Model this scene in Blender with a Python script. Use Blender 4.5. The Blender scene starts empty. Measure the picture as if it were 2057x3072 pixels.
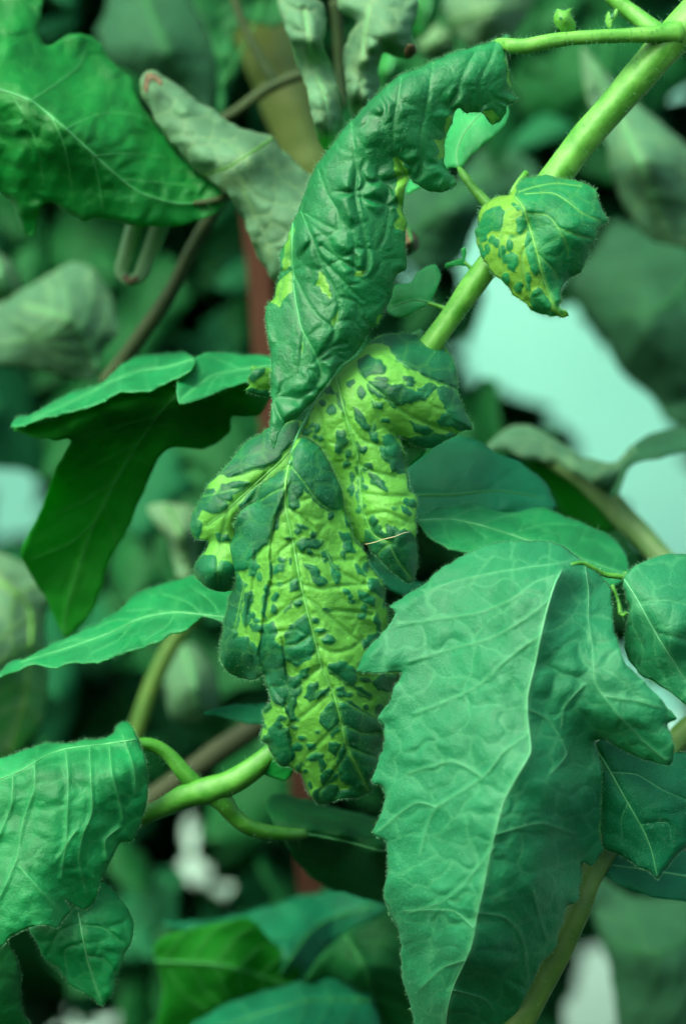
import bpy, math, random
import numpy as np
from mathutils import Vector
from mathutils.geometry import delaunay_2d_cdt

random.seed(7)
np.random.seed(7)
SC = bpy.context.scene
COL = SC.collection

# ------------------------------------------------------------------ camera
LENS, SENS, FOCUS = 100.0, 36.0, 0.60          # mm, mm (vertical), m
CAM = np.array([0.0, 0.0, 1.20])
W, H = 2057.0, 3072.0
PX = SENS / LENS * FOCUS / H                   # metres per photo pixel at the focus distance
cam_d = bpy.data.cameras.new('camera')
cam = bpy.data.objects.new('camera', cam_d)
COL.objects.link(cam)
cam.location = CAM
cam.rotation_euler = (math.radians(90), 0, 0)
cam_d.sensor_fit = 'VERTICAL'
cam_d.sensor_height = SENS
cam_d.sensor_width = SENS * W / H
cam_d.lens = LENS
cam_d.clip_start = 0.01
cam_d.clip_end = 100
cam_d.dof.use_dof = True
cam_d.dof.focus_distance = FOCUS + 0.002
cam_d.dof.aperture_fstop = 7.6
SC.camera = cam

# ------------------------------------------------------------------ light
SUN_DIR = Vector((-0.42, -0.50, 0.76)).normalized()
world = bpy.data.worlds.new('World')
SC.world = world
world.use_nodes = True
wn = world.node_tree
sky = wn.nodes.new('ShaderNodeTexSky')
sky.sky_type = 'NISHITA'
sky.sun_disc = False
sky.sun_elevation = math.asin(SUN_DIR.z)
sky.sun_rotation = math.atan2(SUN_DIR.x, SUN_DIR.y)
sky.air_density = 1.0
sky.dust_density = 6.0
bg = wn.nodes['Background']
wn.links.new(sky.outputs[0], bg.inputs[0])
bg.inputs[1].default_value = 0.14
sun_d = bpy.data.lights.new('sun', 'SUN')
sun_d.energy = 1.35
sun_d.angle = math.radians(28)
sun_d.color = (1.0, 0.96, 0.88)
sun = bpy.data.objects.new('sun', sun_d)
sun.rotation_euler = SUN_DIR.to_track_quat('Z', 'Y').to_euler()
COL.objects.link(sun)

SC.view_settings.view_transform = 'Standard'
SC.view_settings.look = 'None'
SC.view_settings.exposure = 1.5
SC.view_settings.gamma = 1.0
SC.view_settings.use_curve_mapping = False
SC.cycles.max_bounces = 8
SC.cycles.transmission_bounces = 6
SC.cycles.diffuse_bounces = 5
SC.cycles.use_denoising = True

# ------------------------------------------------------------------ photo views: a point read in a crop -> photo pixel
VIEW = {'F': (0, 0, 2057 / 1568), 'R1': (0, 0, 1030 / 1568), 'R2': (1027, 0, 1030 / 1568), 'R3': (0, 1000, 1030 / 1568),
        'R4': (1027, 1000, 1030 / 1568), 'R5': (0, 2042, 1030 / 1568), 'R6': (1027, 2042, 1030 / 1568),
        'Z1': (760, 80, 800 / 1568), 'Z2': (700, 700, 750 / 1568), 'Z3': (550, 1250, 750 / 1568),
        'Z4': (600, 1800, 650 / 1568), 'Z5': (1390, 500, 460 / 1568),
        'Y1': (1300, 1600, 757 / 1568), 'Y2': (1057, 2300, 772 / 1568), 'Y3': (500, 0, 800 / 1568)}


def V(view, *pts):
    ox, oy, s = VIEW[view]
    return [(ox + p[0] * s, oy + p[1] * s) + tuple(p[2:]) for p in pts]


def E(view, *els):                                  # ellipses (cx, cy, rx[, ry])
    ox, oy, s = VIEW[view]
    return [('e', ox + e[0] * s, oy + e[1] * s, e[2] * s, (e[3] if len(e) > 3 else e[2]) * s) for e in els]


def G(view, *polys):                                # polygons
    return [('p', np.array(V(view, *p))) for p in polys]


def world_pts(xy, d_mm):
    """photo pixel + distance behind the focus plane (mm) -> metres"""
    xy = np.asarray(xy, float)
    dist = FOCUS + np.asarray(d_mm, float) / 1000.0
    k = SENS / LENS / H
    out = np.empty((len(xy), 3))
    out[:, 0] = CAM[0] + (xy[:, 0] - W / 2) * k * dist
    out[:, 1] = CAM[1] + dist
    out[:, 2] = CAM[2] - (xy[:, 1] - H / 2) * k * dist
    return out


# ------------------------------------------------------------------ 2D helpers
def catmull(pts, closed, step):
    P = np.array([p[:2] for p in pts], float)
    n = len(P)
    out = []
    rng = range(n if closed else n - 1)
    for i in rng:
        p0 = P[(i - 1) % n] if closed or i > 0 else P[i]
        p1 = P[i]
        p2 = P[(i + 1) % n]
        p3 = P[(i + 2) % n] if closed or i + 2 < n else P[(i + 1) % n]
        m = max(1, int(np.hypot(*(p2 - p1)) / step))
        for t in np.arange(m) / m:
            # centripetal-ish: keep tangents short so that corners stay crisp
            a = 0.38
            m1, m2 = a * (p2 - p0), a * (p3 - p1)
            L = np.hypot(*(p2 - p1)) + 1e-6
            for mm in (m1, m2):
                l = np.hypot(*mm)
                if l > 1.1 * L:
                    mm *= 1.1 * L / l
            h = (2*t**3 - 3*t**2 + 1, t**3 - 2*t**2 + t, -2*t**3 + 3*t**2, t**3 - t**2)
            out.append(h[0]*p1 + h[1]*m1 + h[2]*p2 + h[3]*m2)
    if not closed:
        out.append(P[-1])
    return np.array(out)


def inside(P, poly):
    x, y = P[:, 0], P[:, 1]
    r = np.zeros(len(P), bool)
    a = poly
    b = np.roll(poly, -1, 0)
    for (x1, y1), (x2, y2) in zip(a, b):
        if y1 == y2:
            continue
        c = ((y1 > y) != (y2 > y)) & (x < (x2 - x1) * (y - y1) / (y2 - y1) + x1)
        r ^= c
    return r


def seg_dist(P, line, closed=False):
    """distance to a polyline, and signed side (+ = left of travel in image space)"""
    line = np.asarray(line, float)
    A = line if closed else line[:-1]
    B = np.roll(line, -1, 0) if closed else line[1:]
    best = np.full(len(P), 1e9)
    side = np.zeros(len(P))
    for a, b in zip(A, B):
        ab = b - a
        L = ab @ ab + 1e-9
        t = np.clip(((P - a) @ ab) / L, 0, 1)
        q = P - a - t[:, None] * ab
        d = np.hypot(q[:, 0], q[:, 1])
        m = d < best
        best[m] = d[m]
        s = np.sign(ab[0] * q[:, 1] - ab[1] * q[:, 0])
        side[m] = s[m]
    return best, side


class Noise:
    def __init__(self, seed, n=14):
        r = np.random.RandomState(seed)
        a = r.uniform(0, 2 * np.pi, n)
        f = 2 ** r.uniform(-0.6, 1.1, n)
        self.k = np.stack([np.cos(a) * f, np.sin(a) * f], 1)
        self.p = r.uniform(0, 2 * np.pi, n)
        self.w = 1 / f
        self.w /= np.sqrt((self.w ** 2).sum() / 2)

    def __call__(self, P, scale):
        return (np.sin((P / scale * 2 * np.pi) @ self.k.T + self.p) * self.w).sum(1) * 0.6


def voronoi(P, cell, seed, ang=0.0, stretch=1.0):
    c, s = math.cos(ang), math.sin(ang)
    Q = np.stack([(P[:, 0] * c + P[:, 1] * s) / (cell * stretch), (-P[:, 0] * s + P[:, 1] * c) / cell], 1)
    I = np.floor(Q).astype(int)
    f1 = np.full(len(P), 1e9)
    f2 = np.full(len(P), 1e9)
    rid = np.zeros(len(P))
    for dx in (-1, 0, 1):
        for dy in (-1, 0, 1):
            gx, gy = I[:, 0] + dx, I[:, 1] + dy
            h = (gx * 73856093 ^ gy * 19349663 ^ seed * 83492791) & 0x7fffffff
            r1 = ((h * 1103515245 + 12345) & 0x7fffffff) / 0x7fffffff
            r2 = ((h * 22695477 + 1) & 0x7fffffff) / 0x7fffffff
            d = np.hypot(gx + .1 + .8 * r1 - Q[:, 0], gy + .1 + .8 * r2 - Q[:, 1])
            m = d < f1
            f2 = np.where(m, f1, np.minimum(f2, d))
            rid = np.where(m, ((h >> 5) % 1000) / 1000, rid)
            f1 = np.where(m, d, f1)
    return (f2 - f1) * 0.5 * cell, rid


def tps(ctrl):
    C = np.array([c[:2] for c in ctrl], float) / 1000
    z = np.array([c[2] for c in ctrl], float)
    n = len(C)
    if n < 3:
        m = z.mean()
        return lambda P: np.full(len(P), m)

    def phi(A, B):
        r2 = ((A[:, None] - B[None]) ** 2).sum(-1) + 1e-12
        return 0.5 * r2 * np.log(r2)
    K = phi(C, C) + np.eye(n) * 1e-4
    Pm = np.c_[np.ones(n), C]
    M = np.zeros((n + 3, n + 3))
    M[:n, :n] = K
    M[:n, n:] = Pm
    M[n:, :n] = Pm.T
    sol = np.linalg.lstsq(M, np.r_[z, 0, 0, 0], rcond=None)[0]
    return lambda P: phi(P / 1000, C) @ sol[:n] + np.c_[np.ones(len(P)), P / 1000] @ sol[n:]


def patch_sdf(P, shapes):
    best = np.full(len(P), -60.0)
    for sh in shapes:
        if sh[0] == 'e':
            _, cx, cy, rx, ry = sh
            q = np.hypot((P[:, 0] - cx) / rx, (P[:, 1] - cy) / ry)
            best = np.maximum(best, (1 - q) * min(rx, ry))
        else:
            poly = sh[1]
            lo, hi = poly.min(0) - 40, poly.max(0) + 40
            m = np.all((P > lo) & (P < hi), 1)
            if not m.any():
                continue
            Q = P[m]
            d, _ = seg_dist(Q, poly, True)
            best[m] = np.maximum(best[m], np.where(inside(Q, poly), d, -d))
    return best


# ------------------------------------------------------------------ materials
MATS = {}


def _n(nt, typ, **kw):
    n = nt.nodes.new(typ)
    for k, v in kw.items():
        setattr(n, k, v)
    return n


def mix_rgb(nt, fac, a, b, mode='MIX'):
    n = nt.nodes.new('ShaderNodeMix')
    n.data_type = 'RGBA'
    n.blend_type = mode
    for sock, v in ((n.inputs[0], fac), (n.inputs[6], a), (n.inputs[7], b)):
        if hasattr(v, 'is_linked'):
            nt.links.new(v, sock)
        elif isinstance(v, (int, float)):
            sock.default_value = v
        else:
            sock.default_value = tuple(v) + (1,)
    return n.outputs[2]


def leaf_mat(name, dark, light=None, vein=None, trans=None, tfac=0.35, rough=0.5, spec=0.45, fuzz=0.25, mottle=0.22, bump=0.5, sheen=.02, net=.8, netmix=.3, soft=1.3):
    if name in MATS:
        return MATS[name]
    m = bpy.data.materials.new(name)
    m.use_nodes = True
    nt = m.node_tree
    L = nt.links.new
    pb = nt.nodes['Principled BSDF']
    out = nt.nodes['Material Output']
    tc = _n(nt, 'ShaderNodeTexCoord')

    def noise(scale, detail=3, rough_=0.55):
        n = _n(nt, 'ShaderNodeTexNoise')
        n.inputs['Scale'].default_value = scale
        n.inputs['Detail'].default_value = detail
        n.inputs['Roughness'].default_value = rough_
        L(tc.outputs['Object'], n.inputs['Vector'])
        return n

    def ramp(sock, a, b, lo=0.0, hi=1.0):
        r = _n(nt, 'ShaderNodeMapRange')
        r.inputs[1].default_value, r.inputs[2].default_value = a, b
        r.inputs[3].default_value, r.inputs[4].default_value = lo, hi
        L(sock, r.inputs[0])
        return r.outputs[0]
    light = light or dark
    vein = vein or tuple(min(1, c * 1.5 + 0.03) for c in dark)
    a_dark = _n(nt, 'ShaderNodeAttribute', attribute_name='dark')
    a_vein = _n(nt, 'ShaderNodeAttribute', attribute_name='vein')
    a_cell = _n(nt, 'ShaderNodeAttribute', attribute_name='cell')
    fine = noise(2600, 3, 0.6)
    mid = noise(420, 4, 0.6)
    big = noise(95, 3, 0.5)
    # dark tissue varies in tone; light tissue is flatter
    dk = mix_rgb(nt, ramp(big.outputs[0], .35, .68), tuple(c * (1 - mottle) for c in dark), tuple(c * (1 + mottle) for c in dark))
    lt = mix_rgb(nt, ramp(mid.outputs[0], .3, .7), tuple(c * .86 for c in light), tuple(c * 1.12 for c in light))
    col = mix_rgb(nt, ramp(a_dark.outputs['Fac'], -soft, soft), lt, dk)
    # paler tertiary network and veins
    col = mix_rgb(nt, ramp(a_cell.outputs['Fac'], 0.0, 5.0, net, 0.0), col, mix_rgb(nt, netmix, col, vein))
    col = mix_rgb(nt, ramp(a_vein.outputs['Fac'], 0.15, 1.0, 0.0, 0.85), col, vein)
    # fine pale down: short hairs and glands speckle the surface
    col = mix_rgb(nt, ramp(fine.outputs[0], .52, .78, 0.0, fuzz), col, mix_rgb(nt, .45, col, (.14, .58, .32)))
    col = mix_rgb(nt, ramp(mid.outputs[0], .35, .7, 0.0, 0.3), col, tuple(c * 0.75 for c in dark), 'MULTIPLY') if False else col
    L(col, pb.inputs['Base Color'])
    pb.inputs['Roughness'].default_value = rough
    L(ramp(mid.outputs[0], .3, .7, rough - .08, rough + .12), pb.inputs['Roughness'])
    pb.inputs['Specular IOR Level'].default_value = spec
    b = _n(nt, 'ShaderNodeBump')
    b.inputs['Strength'].default_value = bump
    b.inputs['Distance'].default_value = 0.0004
    pb.inputs['Sheen Weight'].default_value = sheen
    pb.inputs['Sheen Roughness'].default_value = .4
    pb.inputs['Sheen Tint'].default_value = (.55, 1, .75, 1)
    add = _n(nt, 'ShaderNodeMath', operation='ADD')
    ml = _n(nt, 'ShaderNodeMath', operation='MULTIPLY')
    ml.inputs[1].default_value = 1.1
    L(noise(900, 2).outputs[0], ml.inputs[0])
    L(fine.outputs[0], add.inputs[0])
    L(ml.outputs[0], add.inputs[1])
    L(add.outputs[0], b.inputs['Height'])
    L(b.outputs[0], pb.inputs['Normal'])
    tr = _n(nt, 'ShaderNodeBsdfTranslucent')
    tcol = trans or (dark[0] * 1.5 + .01, dark[1] * 2.6, dark[2] * .6)
    if trans is None and light is not dark:
        tl = (light[0] * 1.6, light[1] * 1.7, light[2] * .8)
        L(mix_rgb(nt, ramp(a_dark.outputs['Fac'], -soft, soft), tl, tcol), tr.inputs[0])
    else:
        tr.inputs[0].default_value = tuple(tcol) + (1,)
    mx = _n(nt, 'ShaderNodeMixShader')
    mx.inputs[0].default_value = tfac
    L(pb.outputs[0], mx.inputs[1])
    L(tr.outputs[0], mx.inputs[2])
    L(mx.outputs[0], out.inputs[0])
    MATS[name] = m
    return m


def plain_mat(name, a, b, scale=200, rough=.55, spec=.3, stretch=(1, 1, 1), tfac=0.0, bump=.3, bdist=.0003):
    if name in MATS:
        return MATS[name]
    m = bpy.data.materials.new(name)
    m.use_nodes = True
    nt = m.node_tree
    L = nt.links.new
    pb = nt.nodes['Principled BSDF']
    out = nt.nodes['Material Output']
    tc = _n(nt, 'ShaderNodeTexCoord')
    mp = _n(nt, 'ShaderNodeMapping')
    mp.inputs['Scale'].default_value = stretch
    L(tc.outputs['Object'], mp.inputs[0])
    n = _n(nt, 'ShaderNodeTexNoise')
    n.inputs['Scale'].default_value = scale
    n.inputs['Detail'].default_value = 5
    L(mp.outputs[0], n.inputs['Vector'])
    r = _n(nt, 'ShaderNodeMapRange')
    r.inputs[1].default_value, r.inputs[2].default_value = .3, .7
    L(n.outputs[0], r.inputs[0])
    c = mix_rgb(nt, r.outputs[0], a, b)
    L(c, pb.inputs['Base Color'])
    pb.inputs['Roughness'].default_value = rough
    pb.inputs['Specular IOR Level'].default_value = spec
    bp = _n(nt, 'ShaderNodeBump')
    bp.inputs['Strength'].default_value = bump
    bp.inputs['Distance'].default_value = bdist
    L(n.outputs[0], bp.inputs['Height'])
    L(bp.outputs[0], pb.inputs['Normal'])
    if tfac:
        tr = _n(nt, 'ShaderNodeBsdfTranslucent')
        L(c, tr.inputs[0])
        mx = _n(nt, 'ShaderNodeMixShader')
        mx.inputs[0].default_value = tfac
        L(pb.outputs[0], mx.inputs[1])
        L(tr.outputs[0], mx.inputs[2])
        L(mx.outputs[0], out.inputs[0])
    MATS[name] = m
    return m


# living leaf, upper side: deep green with a blue-green bloom; lime where the mosaic shows
M_CURL = leaf_mat('blistered leaf', (.004, .180, .044), (.12, .42, .035), (.022, .26, .065), fuzz=.20, spec=.5, rough=.40, netmix=.7)
M_VAR = leaf_mat('mottled leaf', (.003, .140, .045), (.112, .44, .048), (.08, .38, .055), fuzz=.13, rough=.46, spec=.4, mottle=.36, soft=2.2)
M_BIG = leaf_mat('broad leaf', (.010, .205, .074), None, (.05, .31, .12), fuzz=.30, rough=.50, spec=.36, netmix=.8, mottle=.08)
M_MID = leaf_mat('mid green leaf', (.005, .215, .055), None, (.03, .30, .085), fuzz=.16, rough=.48, spec=.32, netmix=.6)
M_PALEL = leaf_mat('pale withering leaf', (.088, .235, .112), None, (.19, .37, .15), fuzz=.2, rough=.6, spec=.25, netmix=.6)
M_YOUNG = leaf_mat('young leaf', (.018, .330, .085), None, (.06, .42, .12), fuzz=.15, rough=.5, spec=.35)
M_HEART = leaf_mat('heart leaf', (.006, .225, .062), (.15, .43, .040), (.10, .39, .07), fuzz=.16, rough=.48, spec=.36)
M_VEIND = plain_mat('dark green vein', (.012, .15, .025), (.02, .18, .035), 500, .6, .2)  # darker green vein colour to go with the dark leaves
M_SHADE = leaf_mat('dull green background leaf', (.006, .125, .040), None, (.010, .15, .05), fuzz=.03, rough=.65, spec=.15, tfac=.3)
M_FRESH = leaf_mat('fresh green leaf', (.002, .175, .022), None, (.03, .29, .045), fuzz=.06, rough=.45, spec=.3)
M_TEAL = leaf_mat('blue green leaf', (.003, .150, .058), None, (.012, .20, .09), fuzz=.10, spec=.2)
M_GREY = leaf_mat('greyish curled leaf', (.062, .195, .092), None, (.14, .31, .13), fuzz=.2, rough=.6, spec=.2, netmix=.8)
M_DULL = leaf_mat('dull grey green leaf', (.022, .115, .048), None, (.035, .15, .06), fuzz=.08, rough=.65, spec=.15)  # muted grey green as the leaf's own colour
M_UNDER = leaf_mat('leaf underside', (.004, .150, .008), None, (.020, .21, .02), trans=(.006, .46, .004), tfac=.5, fuzz=.05, rough=.7, spec=.12)
M_DARKL = leaf_mat('shade darkened leaf', (.002, .090, .017), None, (.006, .12, .024), fuzz=.03, rough=.6, spec=.18, tfac=.25)  # base colour lowered to put deep shade into these leaves
M_STEM = plain_mat('green stem', (.028, .21, .010), (.105, .37, .045), 210, .52, .38, (1, 1, 1), bump=.6, bdist=.0006)
M_STEM2 = plain_mat('mid green stem', (.018, .17, .007), (.065, .28, .028), 210, .52, .38, bump=.6, bdist=.0006)
M_OLIVE = plain_mat('olive stem', (.032, .115, .012), (.065, .165, .022), 200, .55, .3, bump=.6, bdist=.0006)
M_OLIVEK = plain_mat('pale olive stalk', (.06, .17, .04), (.10, .22, .065), 200, .55, .3)
M_PALE = plain_mat('pale yellow stem', (.045, .10, .014), (.10, .165, .034), 60, .5, .3)
M_TWIG = plain_mat('brown green twig', (.012, .04, .010), (.03, .06, .016), 120, .7, .2)
M_STAKE = plain_mat('weathered red brown stake', (.028, .012, .004), (.052, .022, .008), 60, .75, .2, (1, 1, .08))
M_DRY = plain_mat('dry brown leaf tip', (.05, .045, .018), (.10, .085, .04), 300, .7, .2)
M_HAIR = plain_mat('pale plant hair', (.16, .52, .24), (.24, .60, .32), 50, .9, .0, tfac=.5)
M_VEIN = plain_mat('pale vein', (.035, .27, .075), (.07, .33, .11), 500, .5, .35)
M_VEINL = plain_mat('lime vein', (.075, .33, .05), (.11, .38, .075), 500, .5, .35)
M_VEINB = plain_mat('broad pale vein', (.045, .27, .105), (.075, .32, .13), 500, .5, .35)
M_FIBRE = plain_mat('dry straw fibre', (.33, .36, .16), (.42, .45, .22), 300, .6, .2)
M_FILM = plain_mat('aqua plastic film', (.29, .76, .59), (.36, .80, .65), 3, .45, .3, tfac=.5, bump=.1, bdist=.01)
M_SKIRT = plain_mat('white plastic skirt', (.42, .74, .58), (.50, .78, .62), 4, .5, .3, tfac=.3, bump=.1, bdist=.01)


# ------------------------------------------------------------------ objects
def thing(name, label, cat, at, group=None):
    o = bpy.data.objects.new(name, None)
    o.empty_display_size = .01
    COL.objects.link(o)
    o.location = world_pts([at[:2]], [at[2]])[0]
    o['label'] = label
    o['category'] = cat
    if group:
        o['group'] = group
    return o


def link_mesh(name, verts, faces, mats, parent, smooth=True):
    org = np.array(parent_world(parent))
    me = bpy.data.meshes.new(name)
    me.from_pydata((np.asarray(verts) - org).tolist(), [], [list(map(int, f)) for f in faces])
    for m in mats:
        me.materials.append(m)
    if smooth:
        me.shade_smooth()
    o = bpy.data.objects.new(name, me)
    COL.objects.link(o)
    if parent is not None:
        o.parent = parent
    return o


def parent_world(p):
    v = Vector((0, 0, 0))
    while p is not None:
        v += Vector(p.location)
        p = p.parent
    return v


def tube_mesh(P, R, sides=10, ribs=0.0, seed=0):
    P = np.asarray(P, float)
    n = len(P)
    T = np.gradient(P, axis=0)
    T /= np.linalg.norm(T, axis=1)[:, None] + 1e-12
    up = np.array([0.0, -1.0, 0.0])
    vs, fs = [], []
    u = np.cross(T[0], up)
    if np.linalg.norm(u) < 1e-3:
        u = np.cross(T[0], [1, 0, 0])
    u /= np.linalg.norm(u)
    ph = random.Random(seed).random() * 6
    for i in range(n):
        u = u - T[i] * (u @ T[i])
        u /= np.linalg.norm(u) + 1e-12
        v = np.cross(T[i], u)
        for k in range(sides):
            a = 2 * math.pi * k / sides
            r = R[i] * (1 + ribs * math.cos(5 * a + ph))
            vs.append(P[i] + r * (math.cos(a) * u + math.sin(a) * v))
    for i in range(n - 1):
        for k in range(sides):
            a, b = i * sides + k, i * sides + (k + 1) % sides
            fs.append((a, b, b + sides, a + sides))
    c0, c1 = len(vs), len(vs) + 1
    vs += [P[0] - T[0] * R[0] * .5, P[-1] + T[-1] * R[-1] * .5]
    for k in range(sides):
        fs.append((c0, (k + 1) % sides, k))
        e = (n - 1) * sides
        fs.append((c1, e + k, e + (k + 1) % sides))
    return vs, fs


def smooth_path(pts, step=14):
    """pts (x, y, d_mm, r_px) -> dense arrays"""
    A = np.array(pts, float)
    seg = np.r_[0, np.cumsum(np.hypot(*np.diff(A[:, :2], axis=0).T))]
    tt = np.linspace(0, seg[-1], max(4, int(seg[-1] / step)))
    n = len(A)
    out = np.zeros((len(tt), 4))
    for j in range(4):
        m = np.gradient(A[:, j], seg) if n > 2 else np.full(n, (A[-1, j] - A[0, j]) / seg[-1])
        i = np.clip(np.searchsorted(seg, tt, side='right') - 1, 0, n - 2)
        h = seg[i + 1] - seg[i]
        t = (tt - seg[i]) / h
        out[:, j] = ((2*t**3 - 3*t**2 + 1) * A[i, j] + (t**3 - 2*t**2 + t) * h * m[i]
                     + (-2*t**3 + 3*t**2) * A[i + 1, j] + (t**3 - t**2) * h * m[i + 1])
    return out


def hair_mesh(roots, dirs, lens, rad):
    vs, fs = [], []
    for p, d, l in zip(roots, dirs, lens):
        d = d / (np.linalg.norm(d) + 1e-9)
        a = np.cross(d, [.3, .5, .8])
        a /= np.linalg.norm(a) + 1e-9
        b = np.cross(d, a)
        i = len(vs)
        r = rad * (.7 + .6 * random.random())
        bend = a * random.uniform(-.25, .25) * l
        for k in range(3):
            t = 2.0944 * k
            vs.append(p + r * (math.cos(t) * a + math.sin(t) * b))
        for k in range(3):
            t = 2.0944 * k
            vs.append(p + d * l * .55 + bend * .3 + .6 * r * (math.cos(t) * a + math.sin(t) * b))
        vs.append(p + d * l + bend)
        for k in range(3):
            k2 = (k + 1) % 3
            fs.append((i + k, i + k2, i + 3 + k2))
            fs.append((i + k, i + 3 + k2, i + 3 + k))
            fs.append((i + 3 + k, i + 3 + k2, i + 6))
    return vs, fs


def add_hairs(parent, roots, dirs, lens, rad=.000032, name='hairs'):
    vs, fs = hair_mesh(roots, dirs, lens, rad)
    o = link_mesh(name, vs, fs, [M_HAIR], parent)
    o['kind'] = 'stuff'
    return o


def stem(parent, name, pts, mat, ribs=.05, sides=14, hairs=0, hlen=16, bumps=.04):
    S = smooth_path(pts)
    P = world_pts(S[:, :2], S[:, 2])
    R = S[:, 3] * PX * (FOCUS + S[:, 2] / 1000) / FOCUS
    nz = Noise(len(pts) + int(pts[0][0]))
    R = R * (1 + bumps * nz(np.c_[S[:, 0], S[:, 1]], 160))
    vs, fs = tube_mesh(P, R, sides, ribs, int(pts[0][0]))
    o = link_mesh(name, vs, fs, [mat], parent)
    if hairs:
        roots, dirs, lens = [], [], []
        rr = np.random.RandomState(int(pts[0][1]) & 0xffff)
        T = np.gradient(P, axis=0)
        for _ in range(hairs):
            i = rr.randint(0, len(P))
            t = T[i] / np.linalg.norm(T[i])
            d = rr.normal(size=3)
            d -= t * (d @ t)
            d /= np.linalg.norm(d)
            roots.append(P[i] + d * R[i] * .98)
            dirs.append(d + .25 * rr.normal(size=3))
            lens.append(hlen * PX * rr.uniform(.3, 1.2) * (1.9 if rr.rand() < .06 else 1))
        add_hairs(o, roots, dirs, lens)
    return o


LEAFN = [0]


def leaf(parent, outline, ctrl, mat, under=None, name='leaflet', spacing=7, mid=None, veins=(), rolls=(), steps=(),
         dark=None, lime=None, blister=(0, 60), cellang=0.0, stretch=1.3, wave=(6, 260), curl=(22, 8), thick=4.5, edge_noise=2.2,
         hairs=0, fuzz=0, hlen=11, vein_depth=4.0, vmat=None, vr=(5.0, 2.0), label=None, side_r=2.0, bulge=5.0, tubes=True, patch_noise=4.0, vw=4.2, margin=.55, grow=3.2, ridge=None, puff=None):
    LEAFN[0] += 1
    seed = LEAFN[0] * 17 + 3
    nz, nz2, nz3 = Noise(seed), Noise(seed + 1), Noise(seed + 2)
    B = catmull(outline, True, spacing * .9)
    if edge_noise:
        t = np.roll(B, -1, 0) - np.roll(B, 1, 0)
        nrm = np.c_[t[:, 1], -t[:, 0]] / (np.hypot(t[:, 0], t[:, 1])[:, None] + 1e-6)
        B = B + nrm * (edge_noise * nz(B, 75) + edge_noise * .5 * nz2(B, 28))[:, None]
    lo, hi = B.min(0), B.max(0)
    gx = np.arange(lo[0], hi[0], spacing)
    gy = np.arange(lo[1], hi[1], spacing * .866)
    X, Y = np.meshgrid(gx, gy)
    X = X + (np.arange(len(gy)) % 2)[:, None] * spacing * .5
    I = np.c_[X.ravel(), Y.ravel()]
    I += np.random.RandomState(seed).uniform(-.12, .12, I.shape) * spacing
    I = I[inside(I, B)]
    dB, _ = seg_dist(I, B, True)
    I = I[dB > spacing * .55]
    nb = len(B)
    pts = [Vector(p) for p in np.r_[B, I]]
    edges = [(i, (i + 1) % nb) for i in range(nb)]
    ov, oe, of, *_ = delaunay_2d_cdt(pts, edges, [], 1, 1e-4)
    P = np.array([(v.x, v.y) for v in ov])
    base = tps(ctrl)
    vein_lines = [np.asarray(catmull(v, False, 12)) for v in veins]
    mid_line = np.asarray(catmull(mid, False, 12)) if mid else None
    roll_lines = [(np.asarray(r[0], float), r[1], r[2]) for r in rolls]
    step_lines = [(catmull(s[0], False, 14), s[1], s[2]) for s in steps]

    def mask(Q):
        if dark is None and lime is None:
            return np.full(len(Q), 50.0)
        Qw = Q + np.c_[nz2(Q, 44), nz3(Q, 44)] * patch_noise + np.c_[nz3(Q, 17), nz(Q, 17)] * patch_noise * .22
        return patch_sdf(Qw, dark) + grow if dark is not None else -patch_sdf(Qw, lime)

    def fields(Q):
        d_out, _ = seg_dist(Q, B, True)
        dv = np.full(len(Q), 400.0)
        for vl in vein_lines:
            dv = np.minimum(dv, seg_dist(Q, vl)[0])
        dm = seg_dist(Q, mid_line)[0] if mid_line is not None else np.full(len(Q), 400.0)
        mk = mask(Q)
        Qw = Q + np.c_[nz(Q, 120), nz2(Q, 120)] * blister[1] * .18
        ce, rid = voronoi(Qw, blister[1], seed, cellang, stretch)
        dep = base(Q) / 1000 / PX                              # px units
        dep = dep + wave[0] * nz(Q, wave[1]) + wave[0] * .35 * nz3(Q, wave[1] * .4)
        em = np.minimum(ce, np.minimum(dv, dm * .8))
        if blister[0]:
            t = np.clip(em / (.38 * blister[1]), 0, 1)
            dome = .45 * np.sin(t * math.pi / 2) + .55 * t * t * (3 - 2 * t)
            amp = blister[0] * (.35 + .85 * rid) * np.clip(.7 + .8 * nz2(Q, 300), .12, 1.4)
            if puff:
                g = np.full(len(Q), puff[0])
                for cx, cy, r, wgt in puff[1]:
                    g = np.maximum(g, wgt * np.exp(-((Q[:, 0] - cx) ** 2 + (Q[:, 1] - cy) ** 2) / r ** 2))
                amp = amp * g
            dep = dep - amp * dome
            ce2, rid2 = voronoi(Qw, blister[1] * .46, seed + 5, cellang + .5, stretch)
            dep = dep - blister[0] * .07 * (.3 + rid2) * np.sin(np.clip(np.minimum(ce2, em) / (.16 * blister[1]), 0, 1) * math.pi / 2)
        dep = dep + vein_depth * np.exp(-(dv / 7.0) ** 2) + vein_depth * 1.3 * np.exp(-(dm / 11.0) ** 2)
        if (dark is not None or lime is not None) and bulge:
            dep = dep - bulge * np.clip((mk + 3) / 12, 0, 1)
        if ridge:
            dep = dep - ridge[1] * np.exp(-(dm / ridge[0]) ** 2)
        w, h = curl
        if w:
            t = np.clip(1 - d_out / w, 0, 1)
            dep = dep + h * t * t * np.clip(.8 + .9 * nz3(Q, 140), 0, 2)
        for line, w, h in roll_lines:
            d, _ = seg_dist(Q, line)
            t = np.clip(1 - d / w, 0, 1)
            dep = dep + h * (1 - np.sqrt(np.clip(1 - t * t, 0, 1)))
        for line, w, h in step_lines:
            d, s = seg_dist(Q, line)
            dep = dep - h * np.exp(-(d / w) ** 2) * np.clip((s * d + 3) / 6, 0, 1)
        return dep, mk, dv, dm, ce

    dep, mk, dv, dm, ce = fields(P)
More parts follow.
